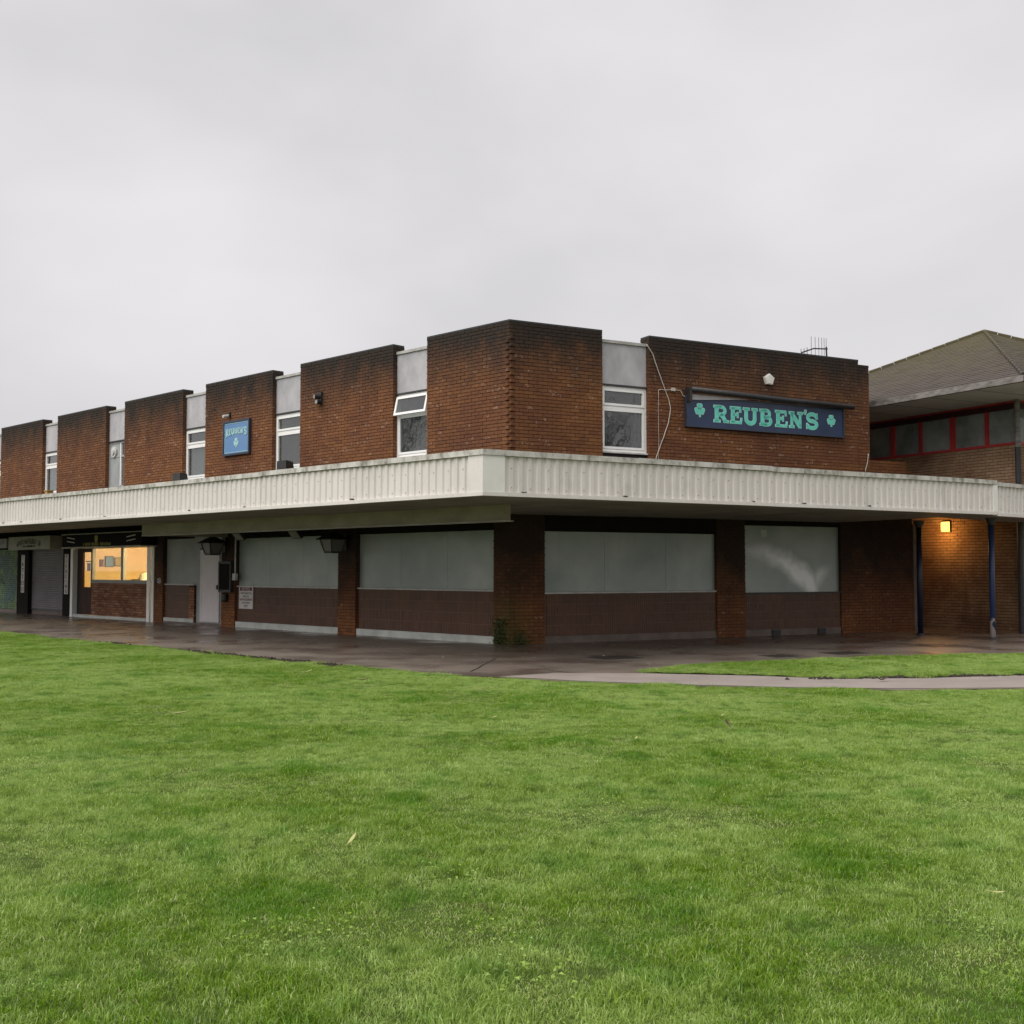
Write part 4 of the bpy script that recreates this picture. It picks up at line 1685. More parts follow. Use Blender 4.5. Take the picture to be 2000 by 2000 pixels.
# aerial on the roof
ae = thing('tv_aerial', FRt.P(9.66, -1.0, 6.3), 'thin grey television aerial standing behind the right parapet', 'aerial')
mb = MB()
mb.tube([FRt.P(9.66, -1, 6.28), FRt.P(9.62, -1, 7.2)], .022, 8)
mb.build('mast', 'dark_metal', ae)
mb = MB()
mb.tube([FRt.P(9.66, -1, 7.15), FRt.P(9.2, -1.0, 7.12), FRt.P(8.8, -1.0, 6.98)], .018, 6)
mb.build('boom', 'dark_metal', ae)
mb = MB()
for s in (9.62, 9.55, 9.47, 9.37, 9.25, 9.12):
    mb.tube([FRt.P(s, -1, 6.86), FRt.P(s, -1, 7.42)], .006, 5)
for s, zt in ((8.98, 7.13), (8.88, 7.1), (8.78, 7.07)):
    mb.tube([FRt.P(s, -1, 6.88), FRt.P(s, -1, zt)], .008, 5)
mb.build('elements', 'dark_metal', ae, kind='stuff')

# ---- blue square sign on the left wall
bs = thing('pub_wall_sign', FL.P(10.13, 0, 4.64), 'small square blue sign with arched pale lettering on the left brick panel', 'sign')
rightL = FL.d * -1
mb = MB()
mb.box(FL, 9.55, 10.73, .01, .055, 4.66, 5.5)
mb.build('sign_board', 'sign_blue', bs)
mb = MB()
frame_bars(mb, FL, 9.5, 10.78, 4.61, 5.55, .005, .08, .05)
mb.build('sign_frame', 'sign_frame', bs)
mb = MB()
frame_bars(mb, FL, 9.57, 10.71, 4.68, 5.48, .056, .06, .014)
mb.build('border_line', 'sign_pale', bs)
wdt = 1.02
its = []
xx = 0
tot = sum(GLYPH[c_][0] for c_ in "REUBEN'S") + 7 * .03
for c_ in "REUBEN'S":
    w_ = GLYPH[c_][0] / tot * wdt
    its.append((c_, -wdt / 2 + xx, w_))
    xx += w_ + .03 / tot * wdt
slab_text(its, FR(FL.P(10.14, 0, 5.1), FL.d, FL.n), rightL, .057, .2, bs, 'letter', 'sign_pale',
          shape=lambda x_, z_: (x_, .2 + (z_ - .2) * (.72 + 1.5 * x_ * x_) + .03))
shamrock(FL, rightL, -10.14, 4.95, .1, .057, bs, 'sign_pale', 'sign_pale')

# camera and flex above it, spotlight, floodlights on the canopy roof
cable('black_flex', FL, [(11.45, 6.0), (11.2, 5.95), (10.95, 5.8), (10.72, 5.74), (10.6, 5.72)], .010, 'black_plastic', 'loose black flex above the square blue sign', False)
t = thing('security_camera', FL.P(10.58, 0, 5.68), 'small security camera above the square blue sign', 'camera')
mb = MB()
mb.box(FL, 10.5, 10.58, 0, .05, 5.66, 5.8)
mb.build('bracket', 'black_plastic', t)
mb = MB()
c = FL.P(10.56, .05, 5.7)
mb.tube([c, c + FL.n * .16 - Vector((0, 0, .03))], .04, 10)
mb.build('housing', 'sill_white', t)
t = thing('wall_spotlight', FL.P(6.44, 0, 5.7), 'small black twin spotlight on the brick panel with no sign', 'light')
mb = MB()
mb.box(FL, 6.38, 6.5, 0, .05, 5.6, 5.9)
mb.build('back_plate', 'black_plastic', t)
for z, ds in ((5.78, .06), (5.64, -.01)):
    mb = MB()
    c = FL.P(6.44, .04, z)
    mb.tube([c, c + FL.n * .12 + FL.d * ds], [.05, .065], 12)
    h_ = mb.build('lamp_head', 'black_plastic', t)
    mb = MB()
    mb.tube([c + FL.n * .121 + FL.d * ds, c + FL.n * .126 + FL.d * ds], .05, 12)
    mb.build('lens', 'lens', h_)
for s, lab in ((12.6, 'dark floodlight on canopy roof below the grey blind window'), (7.5, 'dark floodlight on canopy roof below the dark window')):
    t = thing('canopy_floodlight', FL.P(s, .3, 3.29), lab, 'floodlight', 'floodlights on the canopy roof')
    mb = MB()
    mb.box(FL, s - .03, s + .03, .28, .32, 3.29, 4.0)
    mb.build('stand', 'dark_metal', t)
    mb = MB()
    P = FL.P
    mb.add([P(s - .14, .12, 4.0), P(s + .14, .12, 4.0), P(s + .2, .42, 3.98), P(s - .2, .42, 3.98), P(s - .1, .15, 4.24), P(s + .1, .15, 4.24), P(s + .2, .42, 4.25), P(s - .2, .42, 4.25)],
           [(0, 3, 2, 1), (4, 5, 6, 7), (0, 1, 5, 4), (1, 2, 6, 5), (2, 3, 7, 6), (3, 0, 4, 7)])
    mb.build('housing', 'black_plastic', t)
t = thing('orange_box', FL.P(21.3, .15, 3.29), 'small orange box on the canopy roof below the leftmost window', 'box')
mb = MB()
mb.box(FL, 21.22, 21.42, .1, .3, 3.29, 4.17)
mb.build('carton', 'timber_pale', t)
mb = MB()
mb.box(FL, 21.2, 21.44, .08, .32, 4.17, 4.2)
mb.build('lid', 'leaf_pale', t)


# ---- under the canopy: lanterns, floods, conduit, cabinet, notice
def lantern(s, lab):
    t = thing('wall_lantern', FL.P(s, 0, 2.03), lab, 'lantern', 'old street style wall lanterns')
    c = FL.P(s, .38, -.1)

    def ring(z, r):
        return [c + FL.d * (r * a) + FL.n * (r * b) + Vector((0, 0, z)) for a, b in ((-1, -1), (1, -1), (1, 1), (-1, 1))]

    def frustum(mb, z0, r0, z1, r1):
        mb.add(ring(z0, r0) + ring(z1, r1), [(0, 1, 2, 3), (7, 6, 5, 4), (0, 1, 5, 4), (1, 2, 6, 5), (2, 3, 7, 6), (3, 0, 4, 7)])
    mb = MB()
    frustum(mb, 2.03, .14, 2.07, .15)
    mb.build('lantern_base', 'black_plastic', t)
    mb = MB()
    a, b = ring(2.07, .145), ring(2.345, .215)
    for i in range(4):
        mb.tube([a[i], b[i]], .014, 6)
    mb.build('cage', 'black_plastic', t)
    mb = MB()
    frustum(mb, 2.071, .135, 2.345, .205)
    mb.build('glazing', 'lantern_glass', t)
    mb = MB()
    frustum(mb, 2.346, .29, 2.375, .28)
    frustum(mb, 2.375, .27, 2.50, .09)
    frustum(mb, 2.50, .07, 2.56, .05)
    mb.build('roof', 'black_plastic', t)
    mb = MB()
    mb.tube([FL.P(s, .0, 2.2), FL.P(s, .1, 2.24), FL.P(s, .2, 2.32), FL.P(s, .3, 2.42)], .02, 8)
    mb.box(FL, s - .06, s + .06, 0.005, .03, 2.0, 2.4)
    mb.build('bracket', 'black_plastic', t)


lantern(10.72, 'black metal wall lantern beside the pale door')
lantern(5.42, 'black metal wall lantern on the pier between two boarded windows')
for s, lab in ((6.95, 'square floodlight under the canopy above the boarded window middle'), (9.45, 'square floodlight under the canopy near the white conduit')):
    t = thing('soffit_floodlight', FL.P(s, .4, 2.9), lab, 'floodlight', 'floodlights under the canopy')
    mb = MB()
    mb.box(FL, s - .03, s + .03, -.06, .36, 2.42, 2.46)
    mb.build('arm', 'black_plastic', t)
    mb = MB()
    n2 = (FL.n * .75 - Vector((0, 0, .66))).normalized()
    u2 = (FL.n * .66 + Vector((0, 0, .75))).normalized()
    c = FL.P(s, .4, 2.4)
    f2 = FR(c, FL.d, n2)
    q = [c + FL.d * (a * .19) + u2 * (b * .13) for a, b in ((-1, -1), (1, -1), (1, 1), (-1, 1))]
    mb.prism(q, n2 * -.1)
    hd = mb.build('housing', 'black_plastic', t)
    mb = MB()
    q = [c + n2 * .003 + FL.d * (a * .165) + u2 * (b * .105) for a, b in ((-1, -1), (1, -1), (1, 1), (-1, 1))]
    mb.prism(q, n2 * .004)
    mb.build('lens', 'lens', hd)
t = thing('conduit', FL.P(10.14, 0, 1.3), 'white conduit pipe with switch box beside the black cabinet', 'conduit')
mb = MB()
mb.tube([FL.P(10.15, .03, 1.42), FL.P(10.15, .03, 2.4)], .02, 10)
mb.build('pipe', 'sill_white', t)
mb = MB()
mb.box(FL, 10.07, 10.22, .0, .08, 1.26, 1.44)
mb.build('switch_box', 'sill_white', t)
t = thing('menu_cabinet', FL.P(10.55, 0, .93), 'black glazed notice cabinet on the brick pier beside the pale door', 'cabinet')
mb = MB()
mb.box(FL, 10.25, 10.85, .01, .1, .94, 1.76)
mb.build('case', 'black_plastic', t)
mb = MB()
frame_bars(mb, FL, 10.25, 10.85, .94, 1.76, .1, .115, .04)
mb.build('door_frame', 'dark_metal', t)
mb = MB()
mb.box(FL, 10.3, 10.8, .1, .104, 1.0, 1.7)
mb.build('pane', 'lintel_black', t)
t = thing('ashtray', FL.P(10.6, 0, .66), 'black wall ashtray under the black notice cabinet', 'ashtray')
mb = MB()
mb.tube([FL.P(10.6, .07, .68), FL.P(10.6, .07, .72), FL.P(10.6, .07, .88)], [.06, .09, .09], 14)
mb.build('bin_body', 'black_plastic', t)
mb = MB()
mb.tube([FL.P(10.6, .07, .885), FL.P(10.6, .07, .905)], [.095, .06], 14)
mb.build('lid', 'dark_metal', t)
t = thing('notice_sign', FL.P(9.75, 0, .5), 'white notice board with red heading hung on the brown tiles', 'sign')
mb = MB()
mb.box(FL, 9.42, 10.08, -.07, -.05, .51, 1.1)
mb.build('plate', 'sign_white', t)
mb = MB()
mb.box(FL, 9.47, 10.03, -.05, -.047, .985, 1.08)
mb.build('red_band', 'sign_red', t)
text_obj('NOTICE', FL, 9.75, 1.032, -.046, .105, 'sign_white', t, sx=1.0)
for i, (tx, sz, mt_) in enumerate((('THESE BENCHES', .075, 'sign_grey_txt'), ('ARE FOR', .075, 'sign_grey_txt'), ("NEW REUBEN'S", .09, 'sign_red'), ('CUSTOMERS', .075, 'sign_grey_txt'), ('ONLY', .075, 'sign_grey_txt'))):
    text_obj(tx, FL, 9.75, .915 - i * .083, -.048, sz, mt_, t, sx=.95)
t = thing('door_bell', FL.P(14.2, 0, 1.18), 'small pale bell box on the brick pier beside the lit shop', 'bell')
mb = MB()
mb.tube([FL.P(14.2, .0, 1.22), FL.P(14.2, .05, 1.22)], [.09, .07], 14)
mb.build('cover', 'sill_white', t)
mb = MB()
mb.tube([FL.P(14.2, .05, 1.22), FL.P(14.2, .06, 1.22)], .03, 10)
mb.build('button', 'dark_metal', t)

# ------------------------------------------------------------------ the hall on the right
dB = Vector((-.466, .885, 0)).normalized()
nB = Vector((-.885, -.466, 0)).normalized()
FB = FR((11.6, 28.4, 0), dB, nB)                    # its long left side
CB = FB.P(-1.4, 0, 0)
FB2 = FR(CB, -nB, -dB)                               # its front, facing the lawn
hall = thing('hall_building', CB, 'brown brick hall with slate pyramid roof and red framed clerestory windows', 'building')
HW = 9.0
mb = MB()
mb.box(FB, -1.39, HW, -.4, -.012, 0, 4.55)
mb.box(FB2, .02, HW, -.4, -.012, 0, 4.55)
hw = mb.build('wall', 'mortar_low', hall)
mb = MB()
lay(FB, -1.4, 5.2, 0, 4.575, mb)
lay(FB2, 0, 3.0, 0, 4.575, mb)
mb.build('brickwork', 'brick_hall', hw, kind='stuff', recalc=False)
for fr, a, b, ms in ((FB, -1.36, HW, [-.5, .55, 1.6, 2.57, 3.6, 4.6, 5.6, 6.6, 7.6]), (FB2, .06, HW, [.75, 1.75, 2.75, 3.75, 4.75, 5.75, 6.75, 7.75])):
    mb = MB()
    mb.box(fr, a, b, -.12, .0, 4.578, 4.64)
    mb.box(fr, a, b, -.12, .0, 5.6, 5.66)
    fm = mb.build('window_frame', 'red_paint', hall)
    mb = MB()
    mb.box(fr, a, b, -.1, .012, 5.46, 5.6)
    mb.build('window_head', 'dark_red', fm)
    edges = [a] + ms + [b]
    for i, s in enumerate(ms):
        w_ = .075 if i % 2 else .045
        mb = MB()
        mb.box(fr, s - w_, s + w_, -.1, .01, 4.641, 5.459)
        mb.build('mullion', 'red_paint', fm)
    for i in range(len(edges) - 1):
        mb = MB()
        mb.box(fr, edges[i] + .03, edges[i + 1] - .03, -.06, -.05, 4.641, 5.46)
        mb.build('pane', 'glass_hall', fm)
# dark room behind the clerestory
mb = MB()
mb.box(FB, -1.0, HW, -6, -.9, 4.2, 5.6)
mb.build('ceiling_void', 'interior', hall)
OV = 2.2
Ec = FB.P(-1.4, OV, 0) + FB2.n * 1.9
EW = 10.95
aV, bV = dB, -nB
corners = [Ec, Ec + bV * EW, Ec + bV * EW + aV * EW, Ec + aV * EW]
apex = Ec + (aV + bV) * EW / 2
ZE, ZA2 = 5.78, 8.32
mb = MB()
mb.prism([c_ + Vector((0, 0, 5.655)) for c_ in corners], (0, 0, .02))
sof = mb.build('soffit', 'hall_soffit', hall)
mb = MB()
for k in range(1, 9):
    s = k * 1.3
    p = Ec + aV * s + Vector((0, 0, 5.652))
    mb.prism([p, p + aV * .018, p + aV * .018 + bV * 2.15, p + bV * 2.15], (0, 0, .004))
mb.build('soffit_joints', 'render_dark', sof)
for i in range(4):
    p, q_ = corners[i], corners[(i + 1) % 4]
    d = (q_ - p).normalized()
    n_ = Vector((d.y, -d.x, 0))
    f_ = FR(p, d, n_)
    mb = MB()
    mb.box(f_, -.06, EW + .06, -.02, .10, 5.645, 5.785)
    mb.build('gutter', 'gutter', hall)
# slates
mb, bk = MB(), MB()
rr = random.Random(3)
for i in (0, 3):
    p, q_ = corners[i] + Vector((0, 0, ZE)), corners[(i + 1) % 4] + Vector((0, 0, ZE))
    top = apex + Vector((0, 0, ZA2))
    mid = (p + q_) / 2
    upv = top - mid
    slope = upv.length
    un = upv.normalized()
    d = (q_ - p).normalized()
    nrm = d.cross(un)
    if nrm.z < 0:
        nrm = -nrm
    rows = int(slope / .17)
    for r in range(rows):
        t0 = r / rows
        half = EW / 2 * (1 - t0)
        half1 = EW / 2 * (1 - (r + 1) / rows)
        base = mid + upv * t0
        n = int(2 * half / .28) + 1
        off = (r % 2) * .14
        for k in range(-1, n + 1):
            a = -half + k * .28 + off
            b = a + .274
            a, b = max(a, -half), min(b, half)
            if b - a < .04:
                continue
            lift = rr.uniform(.006, .012)
            e0 = base + d * a + nrm * lift
            e1 = base + d * b + nrm * lift
            a1, b1 = max(a, -half1 - .02), min(b, half1 + .02)
            if b1 < a1:
                continue
            g0 = base + un * .185 + d * a1 + nrm * .001
            g1 = base + un * .185 + d * b1 + nrm * .001
            dn = nrm * -.012
            mb.add([e0, e1, g1, g0, e0 + dn, e1 + dn], [(0, 1, 2, 3), (0, 4, 5, 1)], rr.random())
    bk.add([p, q_, top], [(0, 1, 2)])
for i in (1, 2):
    p, q_ = corners[i] + Vector((0, 0, ZE)), corners[(i + 1) % 4] + Vector((0, 0, ZE))
    bk.add([p, q_, apex + Vector((0, 0, ZA2))], [(0, 1, 2)])
rf = bk.build('roof', 'slate', hall)
mb.build('slates', 'slate_roof', rf, kind='stuff', recalc=False)
mb = MB()
for i in range(4):
    p = corners[i] + Vector((0, 0, ZE + .02))
    t_ = apex + Vector((0, 0, ZA2 + .02))
    n = 22
    for k in range(n):
        a, b = p.lerp(t_, k / n + .002), p.lerp(t_, (k + 1) / n)
        mb.tube([a, b], [.06, .052], 6)
mb.build('hip_tiles', 'slate_roof', rf, kind='stuff')
# downpipe at the corner: grey above, black below
dp = MB()
dp.tube([FB.P(-1.46, .08, 4.5), FB.P(-1.46, .08, 5.64)], .065, 12)
dp.build('downpipe', 'gutter', hall)
dp = MB()
dp.tube([FB.P(-1.46, .08, .0), FB.P(-1.46, .08, 4.5)], .07, 12)
dp.build('downpipe', 'black_plastic', hall)
# black sheet standing in for the shade on the front wall beside the corner
mb = MB()
mb.box(FB2, .35, 4.0, .0, .06, 0, 2.6)
mb.build('wall_shade_sheet', 'lintel_black', hall)

# amber bulkhead lamp
LZ = .135
lp = thing('bulkhead_lamp', FB.P(.77, 0, 2.5 + LZ), 'glowing amber square bulkhead lamp on the hall wall under canopy', 'lamp')
mb = MB()
mb.box(FB, .635, .905, 0, .05, 2.37 + LZ, 2.655 + LZ)
mb.build('back_box', 'black_plastic', lp)
mb = MB()
f = lambda a, b, c: FB.P(a, b, c + LZ)
mb.add([f(.65, .05, 2.385), f(.89, .05, 2.385), f(.89, .05, 2.64), f(.65, .05, 2.64), f(.675, .115, 2.41), f(.865, .115, 2.41), f(.865, .115, 2.615), f(.675, .115, 2.615)],
       [(4, 5, 6, 7), (0, 1, 5, 4), (1, 2, 6, 5), (2, 3, 7, 6), (3, 0, 4, 7)])
mb.build('diffuser', 'lamp_amber', lp)
ld = bpy.data.lights.new('bulkhead_light', 'POINT')
ld.energy = 14
ld.color = (1.0, .48, .12)
ld.shadow_soft_size = .1
lo = bpy.data.objects.new('bulkhead_light', ld)
col.objects.link(lo)
lo.parent = lp
lo.location = FB.P(.77, .5, 2.5) - lp.location

# pale flat topped block behind the far left parapet
pr = thing('roof_block', FL.P(27, -5, 6.3), 'pale grey flat topped block behind the leftmost parapet', 'plant room')
mb = MB()
mb.box(FL, 27.5, 36, -9, -4, 6.3, 7.3)
mb.build('block_body', 'infill', pr)
mb = MB()
mb.box(FL, 27.4, 36, -9.1, -3.9, 7.3, 7.38)
mb.build('roof_edge', 'cap_metal', pr)

# ------------------------------------------------------------------ small things on the ground
def inspection_cover(x, y, w, d, rot, lab):
    t = thing('inspection_cover', (x, y, .012), lab, 'cover', 'iron covers in the pavement')
    c, s = math.cos(rot), math.sin(rot)
    f_ = FR((x, y, .012), (c, s, 0), (-s, c, 0))
    mb = MB()
    mb.box(f_, -w / 2, w / 2, -d / 2, d / 2, 0, .005)
    mb.build('lid', 'cover_iron', t)
    mb = MB()
    frame_bars_flat(mb, f_, w + .06, d + .06, .03)
    mb.build('rim', 'dark_metal', t)


def frame_bars_flat(mb, f_, w, d, b):
    mb.box(f_, -w / 2, w / 2, -d / 2, -d / 2 + b, 0, .007)
    mb.box(f_, -w / 2, w / 2, d / 2 - b, d / 2, 0, .007)
    mb.box(f_, -w / 2, -w / 2 + b, -d / 2 + b, d / 2 - b, 0, .007)
    mb.box(f_, w / 2 - b, w / 2, -d / 2 + b, d / 2 - b, 0, .007)


inspection_cover(1.78, 19.75, .75, .6, R_(28), 'dark iron cover in the pavement before the corner pier')
inspection_cover(4.75, 20.1, .5, .45, R_(28), 'dark iron cover in the pavement nearer the verge tip')
inspection_cover(6.1, 20.8, .7, .5, R_(28), 'dark iron cover in the pavement near the board with the white wedge')
# open joints between the concrete bays
mb = MB()


def joint(a, b, w):
    a, b = Vector((*a, .0165)), Vector((*b, .0165))
    d = (b - a).normalized()
    n = Vector((-d.y, d.x, 0)) * w / 2
    k = 8
    pts, pt2 = [], []
    for i in range(k + 1):
        p = a.lerp(b, i / k) + n * random.uniform(-.6, .6)
        ww = random.uniform(.5, 1)
        pts.append(p + n * ww)
        pt2.append(p - n * ww)
    for i in range(k):
        mb.add([pts[i], pts[i + 1], pt2[i + 1], pt2[i]], [(0, 1, 2, 3)])


joint((-.28, 19.6), (-.62, 17.0), .035)
joint((.55, 17.25), (1.05, 16.7), .03)
joint((.1, 16.9), (.6, 16.95), .025)
for s in (4.2, 8.6, 13.2, 18.0):
    a, b = FL.P(s, .25, 0), FL.P(s, 4.9, 0)
    joint((a.x, a.y), (b.x, b.y), .014)
for s in (3.1, 7.2, 11.0):
    a, b = FRt.P(s, .2, 0), FRt.P(s, 4.2, 0)
    joint((a.x, a.y), (b.x, b.y), .014)
a, b = FL.P(.5, 2.6, 0), FL.P(26, 2.6, 0)
joint((a.x, a.y), (b.x, b.y), .012)
tag(mb.build('pavement_joints', 'render_dark'), kind='structure')
# bare soil along the worn lawn edge: crumbs and clods
mb = MB()
rr = random.Random(21)
for (x, y, rx, ry) in ((-5.6, 20.85, .7, .1), (-5.0, 20.25, .4, .08), (-4.3, 19.6, .4, .08), (-3.55, 18.85, .55, .12), (-3.0, 18.3, .4, .1), (-8.2, 23.4, .5, .08), (5.2, 16.02, 1.0, .07), (6.6, 16.28, .9, .08), (8.2, 16.75, .8, .06)):
    rot = R_(-45) if x < 0 else R_(9)
    for k in range(int(150 * rx)):
        ux, uy = rr.gauss(0, .5) * rx, rr.gauss(0, .5) * ry
        px, py = x + ux * math.cos(rot) - uy * math.sin(rot), y + ux * math.sin(rot) + uy * math.cos(rot)
        q_ = rr.uniform(.012, .045)
        h_ = q_ * rr.uniform(.4, .9)
        c_ = Vector((px, py, .02))
        b_ = [c_ + Vector((math.cos(t_ * 1.2566 + q_) * q_ * rr.uniform(.7, 1.3), math.sin(t_ * 1.2566 + q_) * q_ * rr.uniform(.7, 1.3), rr.uniform(-.005, .006))) for t_ in range(5)]
        mb.add(b_ + [c_ + Vector((rr.uniform(-.3, .3) * q_, rr.uniform(-.3, .3) * q_, h_))], [(t_, (t_ + 1) % 5, 5) for t_ in range(5)])
tag(mb.build('bare_soil', 'soil', recalc=False), 'worn bare soil crumbs along the lawn edge', 'soil', kind='stuff')


def leaf(x, y, z, L_, rot, tilt, matn, lab, curl=.25):
    mb = MB()
    n = 7
    vs, fs = [], []
    for i in range(n):
        t_ = i / (n - 1)
        w_ = .36 * L_ * math.sin(math.pi * min(1, t_ * .93 + .05)) ** .8
        zc = curl * L_ * (t_ - .5) ** 2 * 1.6
        for sg_ in (-1, 0, 1):
            px, py, pz = (t_ - .5) * L_, sg_ * w_ * .5, zc + abs(sg_) * .16 * w_
            px, pz = px * math.cos(tilt) - pz * math.sin(tilt), px * math.sin(tilt) + pz * math.cos(tilt)
            vs.append(Vector((x + px * math.cos(rot) - py * math.sin(rot), y + px * math.sin(rot) + py * math.cos(rot), z + abs(math.sin(tilt)) * L_ / 2 + pz)))
    for i in range(n - 1):
        for j in range(2):
            fs.append((i * 3 + j, i * 3 + j + 1, (i + 1) * 3 + j + 1, (i + 1) * 3 + j))
    t = thing('fallen_leaf', (x, y, z), lab, 'leaf', 'fallen leaves')
    mb.add(vs, fs)
    mb.build('blade', matn, t, smooth=True)
    mb = MB()
    a, b = vs[1], vs[1] + (vs[1] - vs[4]).normalized() * L_ * .3
    mb.tube([a, b], .0025, 5)
    mb.build('stalk', matn, t)


leaf(-3.42, 11.75, .055, .17, .1, .12, 'leaf_pale', 'long pale yellow leaf lying on the left of the lawn')
leaf(-.87, 6.24, .055, .075, .8, .75, 'leaf_pale', 'pale leaf standing on edge in the near middle of the lawn')
leaf(-.18, 11.4, .06, .07, .4, .2, 'leaf_pale', 'tiny pale leaf in the centre of the lawn')
leaf(2.06, 10.88, .055, .09, 2.0, .7, 'leaf_brown', 'dark curled leaf on the right part of the lawn')
leaf(-1.98, 15.2, .055, .16, .2, .2, 'leaf_brown', 'brown leaf on the lawn near the pavement edge')
leaf(5.07, 15.5, .03, .2, .3, .08, 'leaf_brown', 'large brown curled leaf lying on the tarmac path', .7)
leaf(2.27, 5.34, .04, .065, -.35, .1, 'leaf_pale', 'pale leaf at the right edge of the near lawn')
leaf(1.1, 10.05, .055, .05, 1.2, .3, 'leaf_pale', 'small yellow leaf right of centre on the lawn')
leaf(-2.95, 16.45, .055, .12, .5, .3, 'leaf_pale', 'pale leaf on the lawn beside the worn soil edge')
leaf(2.15, 11.6, .055, .05, .7, .3, 'leaf_pale', 'tiny pale leaf beside the dark curled leaf')
for x, y, sz in ((1.62, 20.0, .06), (.42, 19.6, .07), (2.2, 18.3, .05), (-1.2, 19.7, .06), (7.0, 23.5, .06)):
    leaf(x, y, .02, sz, random.uniform(0, 6), .15, 'sign_white', {1.62: 'scrap of white litter on the cover before the corner pier', .42: 'scrap of white litter just before the corner pier', 2.2: 'scrap of white litter at the verge tip',
                                                                   -1.2: 'scrap of white litter left of the pavement joint', 7.0: 'scrap of white litter near the brick wall end'}[x])


def pier_weed(fr, s, lab, n, hh, seed):
    t = thing('pier_weed', fr.P(s, .05, .012), lab, 'weed', 'weeds at the corner pier')
    rr = random.Random(seed)
    lf, st = MB(), MB()
    for k in range(n):
        a = s + rr.gauss(0, .11)
        o = .01 + abs(rr.gauss(0, .045))
        h = hh * rr.random() ** 1.3
        p = fr.P(a, o, h + .012)
        q_ = rr.uniform(.012, .032)
        u = Vector((rr.uniform(-1, 1), rr.uniform(-1, 1), rr.uniform(-.4, .9))).normalized()
        v = u.cross(Vector((rr.uniform(-1, 1), rr.uniform(-1, 1), 1))).normalized()
        lf.add([p, p + (u + v * .6) * q_, p + u * q_ * 2, p + (u - v * .6) * q_], [(0, 1, 2, 3)], rr.uniform(0, .5))
    for k in range(9):
        a = s + rr.gauss(0, .08)
        st.tube([fr.P(a, .02, .012), fr.P(a + rr.gauss(0, .03), .05, hh * .5), fr.P(a + rr.gauss(0, .06), .05, hh * rr.uniform(.6, 1))], .004, 5)
    lf.build('leaves', 'weed_leaf', t, kind='stuff', recalc=False)
    st.build('stems', 'weed_leaf', t)


mat('weed_leaf', (.035, .06, .012), (.06, .085, .02), 20, rough=.6)
pier_weed(FL, .24, 'dark green weed growing up the left face of the corner pier', 420, .52, 3)
pier_weed(FRt, .22, 'sparse weed at the foot of the right face of the corner pier', 150, .26, 5)

# ------------------------------------------------------------------ bare trees beside the lawn (outside the frame, mirrored in the upper windows)
def bare_tree(x, y, hgt, seed, lab):
    t = thing('bare_tree', (x, y, 0), lab, 'tree', 'bare winter trees beside the lawn')
    rr = random.Random(seed)
    trunk, limbs = MB(), MB()

    def grow(p, d, r, ln, lvl):
        mbx = trunk if lvl == 0 else limbs
        pts, rs = [p], [r]
        q_ = p.copy()
        dd = d.copy()
        n = 5
        for i in range(n):
            dd = (dd + Vector((rr.uniform(-.16, .16), rr.uniform(-.16, .16), rr.uniform(-.02, .14)))).normalized()
            q_ = q_ + dd * ln / n
            pts.append(q_.copy())
            rs.append(r * (1 - .62 * (i + 1) / n))
        mbx.tube(pts, rs, 7 if lvl < 2 else 4, cap=False)
        if lvl >= 4:
            return
        kids = (6, 5, 4, 4)[lvl]
        for k_ in range(kids):
            i = rr.randint(2, n)
            ax = Vector((rr.uniform(-1, 1), rr.uniform(-1, 1), rr.uniform(.0, .8))).normalized()
            nd = (dd * .65 + ax).normalized()
            grow(pts[i], nd, max(.008, rs[i] * .72), ln * rr.uniform(.55, .75), lvl + 1)
    grow(Vector((x, y, 0)), Vector((0, 0, 1)), hgt * .03, hgt * .42, 0)
    trunk.build('trunk', 'bark', t, smooth=True, recalc=False)
    limbs.build('branches', 'bark', t, smooth=True, recalc=False)


bare_tree(27, 9.5, 13, 4, 'bare tree mirrored in the right upper window')
bare_tree(-27, 26, 13, 8, 'bare tree mirrored in the upper window with tilted light')

# ------------------------------------------------------------------ grass
def patch(name, n, rad, hmin, hmax, lean, seed, dead=.1, wide=1.0):
    g = np.random.default_rng(seed)
    verts, faces, rnds = [], [], []
    for i in range(n):
        r = rad * math.sqrt(g.random())
        a = g.random() * 2 * math.pi
        x, y = r * math.cos(a), r * math.sin(a)
        h = g.uniform(hmin, hmax) * (1 - .25 * (r / rad) ** 2)
        w = g.uniform(.0022, .0042) * wide
        az = g.random() * 2 * math.pi
        ln = g.uniform(.15, lean) * h
        dx, dy = math.cos(az) * ln, math.sin(az) * ln
        fa = g.random() * 2 * math.pi
        px, py = math.cos(fa) * w / 2, math.sin(fa) * w / 2
        b = len(verts)
        verts += [(x - px, y - py, -.004), (x + px, y + py, -.004),
                  (x + dx * .4 - px * .85, y + dy * .4 - py * .85, h * .6), (x + dx * .4 + px * .85, y + dy * .4 + py * .85, h * .6),
                  (x + dx, y + dy, h * (1 - .25 * min(1, ln / h)))]
        faces += [(b, b + 1, b + 3, b + 2), (b + 2, b + 3, b + 4)]
        v = g.uniform(.82, 1.0) if g.random() < dead else g.uniform(0, .8)
        rnds += [v] * 5
    me = bpy.data.meshes.new(name)
    me.from_pydata(verts, [], faces)
    me.materials.append(MATS['grass_blade'])
    at = me.attributes.new('rnd', 'FLOAT', 'POINT')
    at.data.foreach_set('value', rnds)
    return bpy.data.objects.new(name, me)


